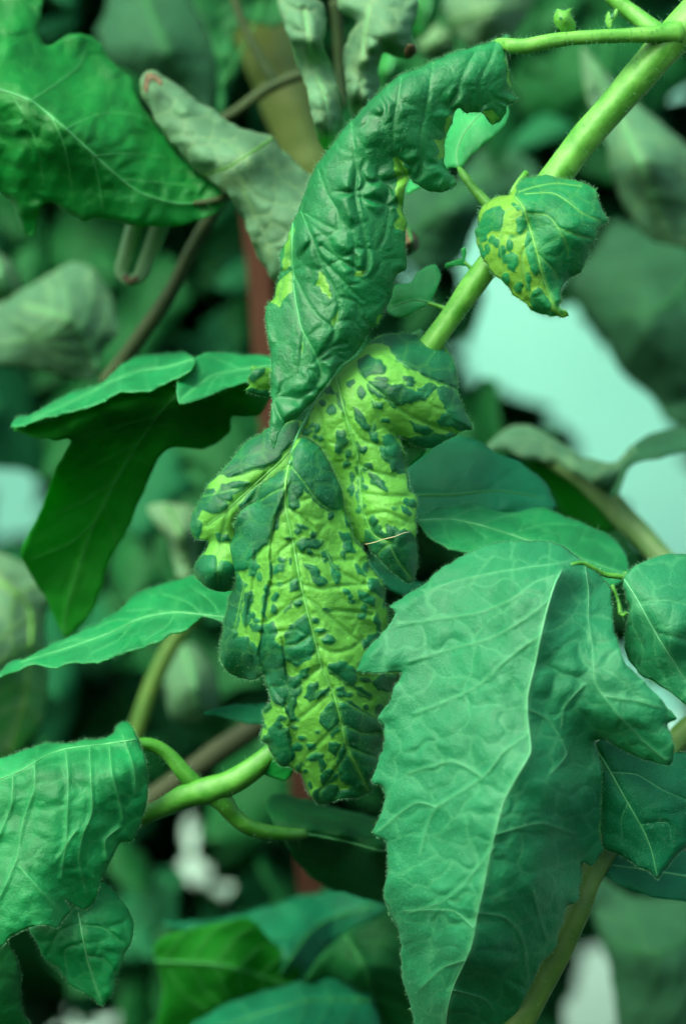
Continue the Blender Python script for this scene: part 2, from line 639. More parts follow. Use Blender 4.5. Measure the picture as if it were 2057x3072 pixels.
    Wp = world_pts(P, dep * PX * 1000)
    faces = [(f[0], f[2], f[1]) for f in of if len(f) == 3]
    under = under or M_UNDER
    o = link_mesh(name, Wp, faces, [mat, under], parent)
    me = o.data
    for an, arr in (('dark', mk), ('vein', np.maximum(np.maximum(np.exp(-(dv / vw) ** 2) * .7, np.exp(-(dm / (vw * 1.9)) ** 2)), margin * np.exp(-(seg_dist(P, B, True)[0] / 4.5) ** 2))), ('cell', ce if blister[0] else ce + 40)):
        at = me.attributes.new(an, 'FLOAT', 'POINT')
        at.data.foreach_set('value', arr.astype(np.float32))
    sol = o.modifiers.new('thickness', 'SOLIDIFY')
    sol.thickness = thick * PX
    sol.offset = -1
    sol.material_offset = 1
    sol.use_quality_normals = True
    if label:
        o['label'] = label

    def at(line, lift):
        d = fields(line)[0]
        return world_pts(line, (d - lift) * PX * 1000)
    if tubes:
        vm = vmat or M_VEIN
        if mid_line is not None:
            ml = mid_line[inside(mid_line, B)]
            if len(ml) > 4:
                Pm = at(ml, vr[0] * .1)
                R = np.linspace(vr[0], vr[1], len(ml)) * PX
                vs, fs = tube_mesh(Pm, R, 8)
                link_mesh('midrib', vs, fs, [vm], o)
        if side_r:
            for vl in vein_lines:
                vl = vl[inside(vl, B)]
                if len(vl) < 4:
                    continue
                Pm = at(vl, -side_r * .15)
                R = np.linspace(side_r, side_r * .45, len(vl)) * PX
                vs, fs = tube_mesh(Pm, R, 6)
                link_mesh('side_vein', vs, fs, [vm], o)
    if hairs or fuzz:
        rr = np.random.RandomState(seed)
        roots, dirs, lens = [], [], []
        if hairs:
            d0 = fields(B)[0]
            Bw = world_pts(B, d0 * PX * 1000)
            t = np.roll(B, -1, 0) - np.roll(B, 1, 0)
            c = B.mean(0)
            area = 0.5 * np.sum(B[:, 0] * np.roll(B[:, 1], -1) - np.roll(B[:, 0], -1) * B[:, 1])
            sg = 1 if area > 0 else -1
            nrm = sg * np.c_[t[:, 1], -t[:, 0]] / (np.hypot(t[:, 0], t[:, 1])[:, None] + 1e-6)
            for _ in range(hairs):
                i = rr.randint(len(B))
                f = rr.rand()
                roots.append(Bw[i] * (1 - f) + Bw[(i + 1) % len(B)] * f)
                dirs.append(np.array([nrm[i, 0], rr.normal() * .6 - .2, -nrm[i, 1]]) + rr.normal(size=3) * .35)
                lens.append(hlen * PX * rr.uniform(.35, 1.1) * (2.0 if rr.rand() < .04 else 1))
        if fuzz:
            idx = rr.randint(0, len(Wp), fuzz)
            for i in idx:
                roots.append(Wp[i])
                dirs.append(np.array([rr.normal() * .5, -1.0, rr.normal() * .5 + .1]))
                lens.append(hlen * .75 * PX * rr.uniform(.4, 1.2))
        add_hairs(o, roots, dirs, lens, rad=.000026)
    return o


# ================================================================== the setting
def sheet(name, label, x0, x1, z0, z1, y, mat, seed):
    nx, nzv = 60, 40
    n = Noise(seed)
    xs = np.linspace(x0, x1, nx)
    zs = np.linspace(z0, z1, nzv)
    Xg, Zg = np.meshgrid(xs, zs)
    Q = np.c_[Xg.ravel(), Zg.ravel()]
    Yg = y + .02 * n(Q, .5) + .008 * n(Q, .13)
    vs = np.c_[Q[:, 0], Yg, Q[:, 1]]
    fs = [(j*nx + i, j*nx + i + 1, (j+1)*nx + i + 1, (j+1)*nx + i) for j in range(nzv - 1) for i in range(nx - 1)]
    o = link_mesh(name, vs, fs, [mat], None)
    s = o.modifiers.new('thickness', 'SOLIDIFY')
    s.thickness = .002
    o['kind'] = 'structure'
    o['label'] = label
    return o


sheet('greenhouse_film', 'pale aqua plastic film hanging far behind the plants', -2.2, 2.2, .2, 2.6, 1.75, M_FILM, 3)
sheet('white_skirt', 'white plastic skirt along the foot of the aqua film', -2.2, 2.2, .2, 1.075, 1.69, M_SKIRT, 5)

# ================================================================== the mottled shoot
shoot = thing('tomato_shoot', 'tomato shoot with thick pale green stem and blistered leaves mottled lime and dark green', 'tomato plant', (*V('R2', (400, 1560))[0], 14))
stem(shoot, 'stem', V('R2', (1680, -20, 14, 62), (1568, 120, 14, 58), (1470, 215, 14, 54), (1370, 330, 14, 50), (1240, 480, 14, 48), (1100, 640, 14, 46), (980, 800, 14, 45),
     (880, 930, 14, 42), (760, 1090, 14, 38), (620, 1270, 14, 37), (500, 1440, 14, 36), (400, 1580, 14, 36), (260, 1800, 16, 36), (140, 2100, 18, 34), (40, 2500, 20, 34), (-80, 3200, 22, 34), (-300, 3480, 24, 34)), M_STEM, hairs=1900, hlen=19, sides=18, bumps=.06)
stem(shoot, 'petiole', V('R2', (1530, 150, 12, 40), (1420, 158, 10, 26), (1300, 162, 9, 22), (1150, 168, 8, 21), (1000, 180, 7.5, 22), (900, 198, 7, 23), (820, 212, 7, 24), (770, 210, 7.5, 24), (742, 200, 9, 19), (712, 192, 11, 12), (670, 205, 13, 6)), M_STEM, hairs=700, hlen=17)
stem(shoot, 'side_stem', V('R2', (1180, -70, 18, 24), (1240, -5, 17, 25), (1320, 60, 16, 27), (1400, 120, 14, 28), (1490, 175, 13, 30)), M_STEM, hairs=120)
stem(shoot, 'petiole', V('R2', (720, 990, 14, 20), (655, 925, 15, 17), (590, 850, 17, 14), (548, 792, 19, 11), (532, 768, 20.5, 6)), M_STEM, hairs=80)

# curled leaflet hanging over from the upper petiole
outA = V('Z1', (1480, 48), (1500, 58), (1486, 110), (1480, 180), (1495, 250), (1518, 340), (1508, 385), (1545, 430), (1520, 452), (1495, 462), (1480, 510), (1445, 556), (1405, 578),
         (1375, 552), (1362, 518), (1335, 500), (1290, 500), (1250, 510), (1225, 492), (1205, 480), (1185, 500), (1165, 560), (1145, 610), (1130, 650), (1125, 700), (1116, 760), (1125, 800),
         (1150, 850), (1180, 900), (1195, 925), (1160, 952), (1100, 972), (1040, 966), (985, 945), (940, 915), (915, 892), (897, 930), (885, 985), (876, 1040), (880, 1090), (905, 1145), (895, 1200),
         (893, 1260), (893, 1330), (896, 1420), (868, 1445))
outA += V('Z2', (1030, 262), (1010, 310), (995, 370), (975, 430), (945, 490), (935, 528), (910, 575), (868, 590), (840, 630), (800, 700), (765, 748), (715, 790), (660, 850), (600, 930), (540, 1000),
          (490, 1068), (440, 1110), (390, 1165), (330, 1185), (300, 1230), (275, 1290), (258, 1345), (238, 1320), (230, 1270), (228, 1200), (236, 1130), (242, 1040), (232, 1000), (240, 900), (240, 800),
          (228, 700), (206, 610), (203, 550), (205, 480), (218, 440), (252, 400), (265, 340), (285, 290), (300, 220), (288, 140), (310, 90), (335, 40))
outA += V('Z1', (222, 1180), (240, 1140), (280, 1040), (320, 930), (370, 820), (430, 735), (500, 640), (580, 550), (680, 440), (760, 368), (860, 288), (960, 250), (1070, 192), (1180, 152), (1330, 108), (1435, 78))
foldA = V('Z1', (1500, 40), (1435, 70), (1330, 100), (1180, 145), (960, 245), (860, 280), (760, 360), (680, 432), (580, 540), (500, 630), (430, 728), (370, 812), (320, 920), (280, 1030), (240, 1130))
veinsA = [V('Z1', (1430, 90), (1390, 200), (1330, 330), (1350, 460)), V('Z1', (1335, 112), (1250, 240), (1190, 400), (1140, 480)), V('Z1', (1060, 200), (1040, 330), (1010, 500), (985, 640), (985, 800), (960, 900)), V('Z1', (870, 300), (845, 450), (820, 600), (832, 750), (900, 880)),
          V('Z1', (575, 560), (590, 700), (605, 850), (600, 1000), (640, 1180), (670, 1350), (650, 1450)), V('Z1', (378, 835), (430, 980), (490, 1080), (500, 1190)),
          V('Z1', (278, 1085), (340, 1230), (400, 1390), (440, 1500)) + V('Z2', (600, 290), (655, 400), (660, 480), (640, 560), (620, 660), (600, 700)),
          V('Z2', (378, 260), (450, 400), (520, 510), (600, 575)), V('Z1', (610, 1000), (700, 1020), (790, 1060), (785, 1180), (740, 1300)), V('Z2', (655, 400), (770, 430), (790, 520), (860, 580)),
          V('Z2', (440, 640), (430, 760), (410, 880)), V('Z2', (535, 150), (640, 250), (760, 380), (815, 420)), V('Z1', (400, 1290), (520, 1380), (620, 1430)),
          V('Z1', (300, 1100), (390, 1150), (490, 1200)), V('Z2', (520, 790), (600, 720), (700, 690))]
midA = V('Z1', (232, 1160), (228, 1330), (240, 1500)) + V('Z2', (375, 300), (392, 430), (425, 590), (480, 700), (530, 800), (550, 880), (520, 960))
limeA = G('Z1', [(820, 780), (850, 760), (905, 840), (915, 890), (890, 980), (880, 1080), (850, 1060), (835, 960), (845, 900), (830, 850)], [(830, 1060), (890, 1080), (912, 1145), (895, 1205), (840, 1190), (820, 1150), (860, 1120)],
          [(1060, 660), (1100, 670), (1130, 620), (1130, 760), (1080, 790), (1090, 730)], [(1350, 490), (1400, 490), (1450, 545), (1405, 580), (1370, 540)], [(1130, 540), (1170, 520), (1150, 610), (1120, 650)],
          [(1475, 150), (1490, 150), (1520, 340), (1500, 380), (1490, 290)],
          [(390, 1440), (420, 1460), (450, 1568), (410, 1568), (380, 1500)], [(600, 1440), (660, 1430), (640, 1470), (600, 1480)], [(200, 1180), (240, 1180), (225, 1400), (170, 1440), (190, 1330)])
limeA += G('Z2', [(540, 230), (575, 270), (600, 340), (615, 415), (580, 400), (555, 320), (520, 330)], [(640, 500), (660, 480), (650, 560), (610, 580)], [(330, 30), (370, 30), (372, 180), (330, 230), (310, 180)],
           [(290, 290), (370, 230), (375, 360), (310, 410), (300, 460), (225, 440), (250, 400)], [(900, 520), (940, 510), (915, 570), (895, 560)], [(430, 680), (445, 680), (435, 760), (422, 760)])
leaf(shoot, outA, V('Z1', (1490, 60, 6), (1520, 430, 9), (1380, 520, 7), (1330, 300, 3), (1130, 300, 0), (1150, 640, 5), (1150, 900, 6), (980, 700, 0), (980, 940, 4), (700, 700, -2), (880, 900, 3.5), (890, 1400, 4), (600, 1100, -3), (420, 1000, 0), (300, 1250, 1), (180, 1400, 7), (560, 1500, -2.5))
     + V('Z2', (220, 500, 8), (400, 600, 0.5), (640, 600, -2), (900, 560, 3), (240, 900, 3), (450, 900, -1), (680, 830, 1.5), (245, 1320, -1), (420, 1110, 0)),
     M_CURL, spacing=5.5, mid=midA, veins=veinsA, rolls=[(foldA, 105, 120)], lime=limeA, blister=(31, 80), cellang=1.2, stretch=1.05, wave=(3, 260), puff=(.6, [(1140, 400, 120, 1.15), (1180, 500, 130, 1.15), (1040, 560, 130, .8), (1080, 780, 110, .8), (830, 930, 80, .9), (1260, 420, 100, .9)]), curl=(26, 12), hairs=2600, fuzz=3200, vein_depth=4, vmat=M_VEIN, vr=(2.8, 1.2), side_r=1.1, bulge=4, label='long blistered dark green leaflet curling down from the upper stalk', patch_noise=3.0)

# mottled leaflets below it
outB1 = V('Z2', (640, 885), (700, 830), (760, 790), (800, 742), (880, 660), (960, 634), (1050, 624), (1150, 638), (1240, 665), (1310, 700), (1360, 762), (1390, 840), (1405, 920), (1412, 1020), (1440, 1080), (1470, 1150), (1500, 1232),
          (1440, 1240), (1380, 1275), (1300, 1320), (1210, 1345), (1130, 1330), (1080, 1290), (1025, 1262), (1045, 1340), (1070, 1420), (1085, 1500))
outB1 += V('Z3', (1350, 130), (1388, 220), (1400, 300), (1402, 360), (1420, 440), (1460, 500), (1468, 560), (1455, 620), (1450, 650), (1462, 700), (1455, 780), (1470, 880), (1465, 950), (1450, 1012), (1425, 1042), (1390, 1035), (1340, 995),
           (1290, 950), (1230, 900), (1180, 850), (1150, 800), (1125, 790), (1080, 820), (1000, 760), (930, 640), (860, 480), (800, 300), (720, 170))
outB1 += V('Z2', (385, 1300), (400, 1260), (450, 1180), (500, 1090), (520, 1030), (560, 980))
darkB1 = G('Z2', [(985, 730), (1060, 710), (1150, 705), (1240, 680), (1310, 720), (1370, 790), (1400, 880), (1410, 990), (1340, 950), (1260, 920), (1180, 880), (1090, 840), (1030, 800)],
           [(850, 690), (960, 630), (1150, 630), (1320, 700), (1200, 730), (1000, 735), (940, 680)],
           [(780, 800), (850, 770), (930, 800), (955, 870), (880, 880), (830, 900), (790, 870)],
           [(835, 930), (920, 940), (1000, 950), (1080, 960), (1140, 1000), (1220, 1000), (1200, 1040), (1150, 1050), (1090, 1060), (1020, 1090), (950, 1040), (900, 1020), (860, 1000)],
           [(870, 1050), (940, 1070), (930, 1110), (880, 1095)], [(1070, 900), (1130, 905), (1130, 960), (1080, 945)], [(1160, 980), (1230, 940), (1270, 960), (1240, 1000)],
           [(1280, 970), (1360, 945), (1420, 1030), (1460, 1100), (1510, 1235), (1400, 1225), (1310, 1200), (1270, 1170), (1320, 1140), (1325, 1070), (1290, 1040)],
           [(1105, 1180), (1160, 1200), (1210, 1220), (1250, 1250), (1200, 1265), (1130, 1230)], [(1150, 1280), (1230, 1275), (1300, 1260), (1390, 1260), (1300, 1330), (1200, 1355), (1120, 1330), (1030, 1270), (1100, 1290)],
           [(750, 1100), (790, 1120), (840, 1200), (850, 1245), (800, 1220), (770, 1160)], [(850, 1250), (900, 1250), (900, 1310), (870, 1310)], [(655, 1240), (690, 1240), (710, 1300), (690, 1360), (650, 1385), (630, 1330), (650, 1300)],
           [(770, 1310), (800, 1350), (780, 1410)], [(940, 1270), (1010, 1270), (1050, 1350), (1080, 1430), (1090, 1500), (1000, 1500), (985, 1430), (960, 1370)], [(920, 1330), (960, 1360), (975, 1440), (930, 1400)], [(640, 1000), (670, 1000), (700, 1100), (690, 1130)])
darkB1 += E('Z2', (612, 1105, 24, 26), (802, 1005, 20, 30), (490, 1200, 12), (520, 1220, 12, 18), (515, 1270, 10), (540, 1290, 12), (455, 1245, 32, 20), (955, 1175, 22, 14), (880, 1210, 12, 18), (735, 940, 16), (930, 915, 32, 13), (840, 1470, 28, 24), (785, 1485, 16, 22), (710, 1450, 16), (745, 1535, 9, 22),
            (720, 1390, 14, 24), (810, 1360, 22, 18), (600, 985, 24, 18), (560, 1060, 14))
darkB1 += G('Z3', [(1165, 360), (1230, 390), (1280, 430), (1270, 468), (1220, 445), (1180, 410)], [(1390, 520), (1455, 520), (1455, 562), (1400, 560)], [(1365, 565), (1435, 600), (1425, 628), (1380, 600)],
            [(1270, 680), (1330, 690), (1360, 720), (1420, 720), (1460, 790), (1480, 880), (1460, 1010), (1425, 1050), (1340, 1005), (1180, 860), (1140, 800), (1140, 720), (1200, 690), (1240, 690), (1250, 740), (1280, 740)], [(1405, 400), (1450, 480), (1420, 460)])
darkB1 += E('Z3', (1100, 335, 15, 22), (1060, 390, 12, 24), (1115, 410, 12, 32), (1050, 460, 11, 27), (1095, 495, 7, 27), (1140, 440, 9), (1130, 560, 11), (1130, 640, 9), (1190, 655, 15, 23), (1320, 580, 10), (1100, 580, 14, 22))
veinsB1 = [V('Z2', (770, 830), (830, 950), (880, 1060), (940, 1210), (1010, 1265)), V('Z2', (830, 930), (930, 1010), (1080, 1130), (1230, 1200), (1380, 1250)), V('Z2', (900, 720), (1030, 800), (1150, 880), (1270, 930), (1390, 980)),
           V('Z2', (530, 1060), (560, 1220), (600, 1400)), V('Z3', (1100, 300), (1200, 350), (1330, 380)), V('Z3', (1120, 480), (1240, 500), (1400, 500)), V('Z3', (1150, 620), (1270, 600), (1400, 660)), V('Z3', (1290, 800), (1340, 900), (1430, 1020)), V('Z3', (1290, 800), (1230, 850), (1210, 890)),
           V('Z2', (700, 1150), (800, 1290), (930, 1330))]
leaf(shoot, outB1, V('Z2', (640, 900, 5), (780, 800, 6), (960, 645, 13), (1150, 650, 14), (1340, 740, 13), (900, 800, 3), (1100, 850, 3), (1400, 960, 8), (1490, 1225, 9), (1200, 1100, 2.5), (1250, 1320, 8), (1000, 1240, 3), (800, 1150, 1), (520, 1080, 4), (400, 1290, 4), (1060, 1400, 4), (760, 1500, 4))
     + V('Z3', (1200, 300, 1), (1390, 330, 5), (1160, 640, 2), (1320, 600, 0.5), (1460, 560, 5), (1300, 850, 1), (1420, 1030, 5), (1460, 900, 5), (1100, 800, 7), (900, 500, 8)),
     M_VAR, spacing=5.0, mid=V('Z2', (640, 900), (690, 1090), (750, 1300), (790, 1450)) + V('Z3', (1105, 420), (1130, 600), (1190, 740), (1290, 790)), veins=veinsB1, dark=darkB1, blister=(6.5, 58), wave=(5, 240), curl=(34, 20), hairs=1500, fuzz=1800, vmat=M_VEINL, vr=(2.8, 1.3), side_r=1.1, bulge=6, vein_depth=5,
     label='lime leaflet with dark green blotches and two pointed lobes')

outB3 = V('Z3', (700, 150), (750, 128), (800, 145), (860, 188), (890, 255), (920, 300), (940, 340), (978, 430), (1002, 510), (1006, 570), (1035, 640), (1052, 710), (1072, 770), (1120, 830), (1152, 870), (1165, 930), (1205, 980), (1245, 1030), (1256, 1090), (1260, 1160), (1272, 1200), (1282, 1270), (1280, 1340))
outB3 += V('Z4', (1345, 280), (1390, 420), (1430, 540), (1400, 660), (1350, 760), (1290, 850), (1330, 960), (1325, 1080), (1290, 1200), (1255, 1310), (1262, 1360), (1220, 1400), (1140, 1430), (1040, 1435), (960, 1460), (900, 1480), (850, 1472), (790, 1412), (762, 1335), (738, 1255), (695, 1242), (650, 1206), (600, 1212), (555, 1175), (515, 1110), (488, 1050), (440, 1012),
           (445, 950), (460, 880), (450, 805), (482, 770), (524, 728), (510, 680), (468, 605), (462, 548), (420, 562), (380, 578), (300, 566), (230, 540), (180, 490), (150, 420), (150, 340))
outB3 += V('Z3', (236, 1430), (250, 1350), (252, 1280), (278, 1205), (292, 1135), (318, 1070), (328, 1000), (308, 960), (284, 920), (270, 850), (280, 790), (314, 740), (320, 670), (350, 610), (400, 560), (452, 525), (480, 450), (540, 390), (600, 345), (655, 305), (680, 220))
darkB3 = G('Z3', [(750, 135), (860, 185), (925, 300), (985, 440), (1012, 560), (960, 592), (880, 572), (820, 520), (760, 440), (735, 490), (720, 560), (690, 590), (660, 560), (655, 420), (670, 300), (690, 200)],
           [(650, 330), (640, 450), (620, 560), (600, 620), (590, 700), (548, 740), (530, 790), (480, 830), (440, 890), (410, 960), (330, 965), (285, 905), (268, 820), (315, 740), (318, 660), (370, 580), (450, 540), (475, 440), (560, 370)],
           [(710, 790), (760, 770), (820, 770), (870, 800), (840, 830), (780, 820), (740, 840)], [(970, 720), (1030, 730), (1060, 780), (1070, 850), (1020, 850), (1000, 790)], [(870, 850), (900, 840), (912, 900), (890, 917), (870, 890)],
           [(915, 890), (960, 930), (977, 1000), (960, 1047), (930, 990)], [(750, 925), (810, 930), (850, 960), (860, 1000), (897, 1040), (850, 1057), (810, 1020), (790, 970)], [(680, 1030), (715, 1010), (722, 1080), (673, 1097)],
           [(575, 940), (625, 925), (612, 972), (578, 978)], [(550, 915), (570, 960), (552, 1010), (540, 960)], [(640, 1200), (685, 1158), (668, 1200), (630, 1232)], [(1080, 925), (1112, 955), (1135, 995), (1100, 980)],
           [(1160, 1018), (1222, 1018), (1255, 1090), (1240, 1125), (1190, 1092), (1163, 1060)], [(1088, 1088), (1150, 1108), (1192, 1148), (1192, 1182), (1140, 1162), (1108, 1132)], [(518, 1060), (537, 1080), (512, 1180), (517, 1272), (498, 1240), (498, 1150)],
           [(388, 1108), (432, 1098), (442, 1150), (412, 1200), (412, 1290), (378, 1312), (373, 1230), (388, 1180)], [(330, 975), (392, 1050), (372, 1100), (362, 1200), (342, 1290), (318, 1400), (402, 1388), (432, 1430), (422, 1568), (245, 1568), (228, 1420), (245, 1280), (285, 1140)],
           [(500, 1308), (562, 1288), (582, 1350), (562, 1400), (622, 1450), (642, 1568), (468, 1568), (463, 1480), (508, 1400)], [(680, 1310), (770, 1238), (802, 1310), (832, 1430), (800, 1512), (700, 1562), (638, 1522), (628, 1430), (648, 1360)],
           [(868, 1390), (930, 1373), (952, 1400), (920, 1432), (888, 1422)], [(1120, 1390), (1200, 1370), (1235, 1335), (1230, 1400), (1130, 1462)], [(440, 890), (470, 930), (440, 1010), (418, 1000)], [(1010, 620), (1048, 680), (1056, 720), (1030, 690)])
darkB3 += E('Z3', (740, 690, 30, 15), (720, 722, 22, 9), (790, 850, 11), (920, 620, 19), (815, 740, 14, 20), (855, 790, 18), (615, 895, 19, 11), (480, 1005, 15, 23), (670, 910, 9), (575, 1130, 17, 23), (570, 1210, 9, 19), (720, 1170, 26, 23), (1145, 940, 13, 21), (1025, 1100, 17), (1045, 1130, 10), (1055, 1160, 15, 10), (1135, 1200, 11, 19),
            (1115, 1255, 17, 15), (1005, 870, 7, 19), (860, 1345, 32, 9), (905, 1215, 19, 9), (830, 1280, 21, 16), (460, 1280, 17), (430, 1250, 15, 17), (430, 1310, 9), (475, 1330, 30, 17), (1260, 1170, 8, 24), (1215, 1300, 9, 40), (660, 760, 14, 8), (600, 1050, 10, 7))
darkB3 += G('Z4', [(160, 280), (350, 268), (385, 330), (445, 380), (400, 440), (465, 520), (380, 585), (225, 545), (140, 420)], [(438, 300), (460, 200), (530, 168), (555, 240), (520, 300), (592, 360), (612, 480), (642, 560), (722, 558), (732, 640), (692, 712), (620, 722), (600, 762), (520, 722), (463, 600), (455, 500), (405, 390)],
            [(728, 508), (787, 493), (772, 562), (730, 562)], [(788, 610), (852, 588), (852, 640), (822, 680), (832, 712), (790, 722), (763, 690)], [(868, 660), (932, 628), (912, 680), (860, 717), (838, 690)], [(938, 470), (1010, 448), (1102, 490), (1142, 560), (1110, 612), (1040, 592), (978, 540), (928, 510)],
            [(978, 640), (1042, 633), (1032, 662), (988, 662)], [(1110, 618), (1242, 690), (1230, 722), (1150, 672)], [(958, 738), (1080, 738), (1150, 788), (1250, 850), (1295, 880), (1338, 960), (1332, 1080), (1258, 1310), (1270, 1365), (1222, 1405), (1150, 1250), (1100, 1150), (1060, 1040), (1020, 900), (1000, 800)],
            [(960, 740), (1002, 830), (1002, 930), (960, 988), (898, 930), (868, 860), (888, 810)], [(938, 1030), (1002, 1038), (992, 1080), (970, 1132), (943, 1100)], [(1040, 1038), (1072, 1150), (1205, 1390), (1130, 1435), (1110, 1340), (1018, 1310), (998, 1180), (1008, 1090)], [(868, 1270), (950, 1228), (988, 1260), (960, 1322), (898, 1342)],
            [(825, 1395), (900, 1345), (990, 1350), (1002, 1400), (1100, 1358), (1142, 1435), (960, 1465), (900, 1488), (840, 1468)], [(768, 1150), (830, 1108), (892, 1108), (882, 1152), (800, 1172)], [(768, 1050), (832, 1033), (848, 1070), (780, 1082)],
            [(488, 930), (560, 878), (592, 910), (580, 942), (642, 938), (652, 1030), (682, 1120), (640, 1195), (590, 1212), (528, 1125), (468, 1045), (438, 1012), (480, 1000)], [(1250, 590), (1330, 540), (1430, 545), (1400, 650), (1300, 645)], [(1170, 290), (1250, 255), (1260, 300), (1170, 330)], [(640, 720), (690, 720), (680, 840), (720, 860), (650, 870), (620, 800)])
darkB3 += E('Z4', (585, 865, 27, 16), (480, 780, 32, 19), (700, 1065, 36, 19), (735, 1000, 26, 16), (710, 1215, 13), (765, 1240, 15), (675, 920, 9, 13), (795, 1350, 14, 22), (465, 910, 16), (1200, 770, 18), (1300, 800, 32, 42), (880, 1190, 20, 42), (1040, 690, 42, 16), (1190, 580, 30, 16), (890, 1380, 20, 14), (730, 1180, 10), (850, 960, 12, 8))
midB3 = V('Z3', (662, 305), (640, 430), (640, 560), (670, 700), (700, 850), (722, 980), (750, 1100), (780, 1230), (820, 1380)) + V('Z4', (870, 450), (920, 580), (970, 690), (1020, 880), (1060, 1060), (1130, 1200), (1215, 1380))
veinsB3 = [V('Z3', (672, 310), (745, 400), (850, 540), (960, 610), (1035, 720)), V('Z3', (652, 570), (770, 650), (850, 760), (910, 880), (960, 960), (1100, 1040)), V('Z3', (705, 850), (830, 880), (940, 900), (1060, 900)), V('Z3', (740, 1050), (860, 1080), (1000, 1060), (1150, 1050)), V('Z3', (770, 1140), (880, 1220), (1000, 1330), (1110, 1420)),
           V('Z3', (690, 780), (600, 860), (550, 1000)), V('Z3', (730, 1000), (640, 1050), (540, 1060)), V('Z3', (755, 1120), (640, 1200), (520, 1290)), V('Z3', (640, 560), (570, 650), (535, 800), (420, 900)), V('Z4', (790, 260), (700, 320), (620, 330)), V('Z4', (880, 480), (780, 560), (700, 640)), V('Z4', (950, 640), (840, 760), (720, 860), (640, 920)),
           V('Z4', (850, 330), (960, 380), (1100, 350), (1180, 280)), V('Z4', (890, 470), (1000, 560), (1110, 640), (1240, 720)), V('Z4', (970, 690), (1130, 790), (1260, 860)), V('Z4', (1030, 900), (1180, 970), (1310, 960)), V('Z4', (1060, 1060), (1180, 1110), (1300, 1150)), V('Z4', (1020, 880), (920, 980), (800, 1100), (740, 1200)), V('Z4', (1070, 1090), (980, 1240), (860, 1400)),
           V('Z3', (645, 440), (560, 480), (480, 530)), V('Z3', (400, 960), (360, 1150), (320, 1330)), V('Z3', (880, 1220), (1000, 1220), (1180, 1240))]
stepsB3 = [(V('Z3', (640, 470), (580, 620), (550, 760), (540, 880), (550, 1000), (520, 1100), (500, 1240), (490, 1330), (480, 1420)) + V('Z4', (420, 400), (470, 520), (520, 640), (600, 760), (650, 870)), 40, 16),
           (V('Z3', (440, 880), (430, 1050), (400, 1200), (390, 1320), (420, 1480)), 30, 12), (V('Z4', (590, 330), (610, 480), (640, 620), (680, 700)), 34, 10), (V('Z4', (620, 760), (650, 880), (640, 960), (660, 1100)), 30, 9)]
leaf(shoot, outB3, V('Z3', (710, 160, -1), (860, 200, 0), (660, 310, -4), (1000, 560, 1.5), (640, 600, -4.5), (480, 470, 0), (320, 700, 4), (280, 870, 5), (480, 900, -1), (720, 950, -5), (1060, 780, 1.5), (1250, 1100, 3.5), (950, 1100, -3), (300, 1150, 6), (500, 1200, 0), (780, 1250, -5), (1270, 1330, 6), (1050, 1350, -1), (240, 1450, 9))
     + V('Z4', (160, 420, 9), (350, 560, 11), (450, 400, 3), (480, 620, 5), (860, 420, -4.5), (700, 560, 0), (1180, 400, 1), (1420, 550, 9), (960, 700, -2.5), (1280, 860, 6), (450, 900, 7), (470, 1040, 8), (640, 900, 3), (1030, 900, -.5), (1330, 1050, 9), (800, 1050, 3), (600, 1200, 9), (1080, 1150, 3.5), (1250, 1340, 10), (760, 1300, 8), (900, 1450, 11), (1150, 1420, 11)),
     M_VAR, spacing=5.0, mid=midB3, veins=veinsB3, dark=darkB3, steps=stepsB3, blister=(7.5, 56), wave=(5, 220), curl=(36, 26), hairs=2600, fuzz=3200, vmat=M_VEINL, vr=(4.2, 1.8), side_r=1.2, bulge=7, vein_depth=5, hlen=12,
     label='large crinkled hanging leaflet, lime along the midrib with dark green blotches')

outB4 = V('Z3', (560, 62), (480, 108), (400, 158), (340, 218), (290, 278), (240, 338), (188, 398), (138, 458), (98, 520), (72, 580), (50, 632), (42, 682), (54, 732), (80, 766), (112, 772), (150, 778), (152, 802), (138, 850), (98, 882), (74, 942), (84, 1012), (130, 1057), (190, 1086), (250, 1096), (310, 1080), (345, 1000), (380, 860), (440, 700), (530, 520), (630, 390), (700, 260), (745, 140), (775, 40), (720, 18), (640, 28))
darkB4 = G('Z3', [(560, 55), (620, 60), (720, 30), (700, 140), (610, 250), (560, 290), (480, 330), (400, 345), (300, 372), (235, 362), (300, 260), (400, 150)], [(250, 430), (340, 410), (412, 420), (380, 460), (312, 480), (312, 522), (240, 527), (208, 495), (230, 450)],
           [(125, 465), (190, 463), (217, 530), (272, 545), (262, 582), (170, 597), (120, 580), (90, 640), (112, 680), (95, 770), (45, 725), (35, 660), (85, 540)], [(343, 562), (400, 488), (460, 440), (510, 400), (455, 540), (380, 572)], [(198, 740), (282, 728), (302, 782), (230, 782)], [(70, 920), (130, 868), (200, 878), (222, 960), (250, 898), (322, 948), (340, 1065), (250, 1105), (120, 1060), (65, 960)])
leaf(shoot, outB4, V('Z3', (560, 70, 8), (720, 40, 5), (700, 200, 3), (300, 270, 9), (430, 300, 5), (120, 470, 9), (280, 560, 3.5), (45, 680, 8), (200, 720, 5), (150, 790, 7), (80, 950, 8), (200, 970, 3.5), (250, 1090, 9), (400, 700, 8), (560, 420, 5)),
     M_VAR, spacing=5.0, mid=V('Z3', (700, 180), (600, 290), (520, 360), (400, 470), (280, 580), (150, 680)), veins=[V('Z3', (560, 320), (450, 330), (320, 380)), V('Z3', (430, 440), (300, 460), (130, 500)), V('Z3', (520, 360), (430, 520), (330, 650)), V('Z3', (280, 580), (240, 760), (210, 900), (220, 1040))],
     dark=darkB4, blister=(6, 56), curl=(34, 22), hairs=900, fuzz=900, vmat=M_VEINL, vr=(2.8, 1.3), side_r=1.1, bulge=6, label='rounded mottled side leaflet with a drooping dark lobe')
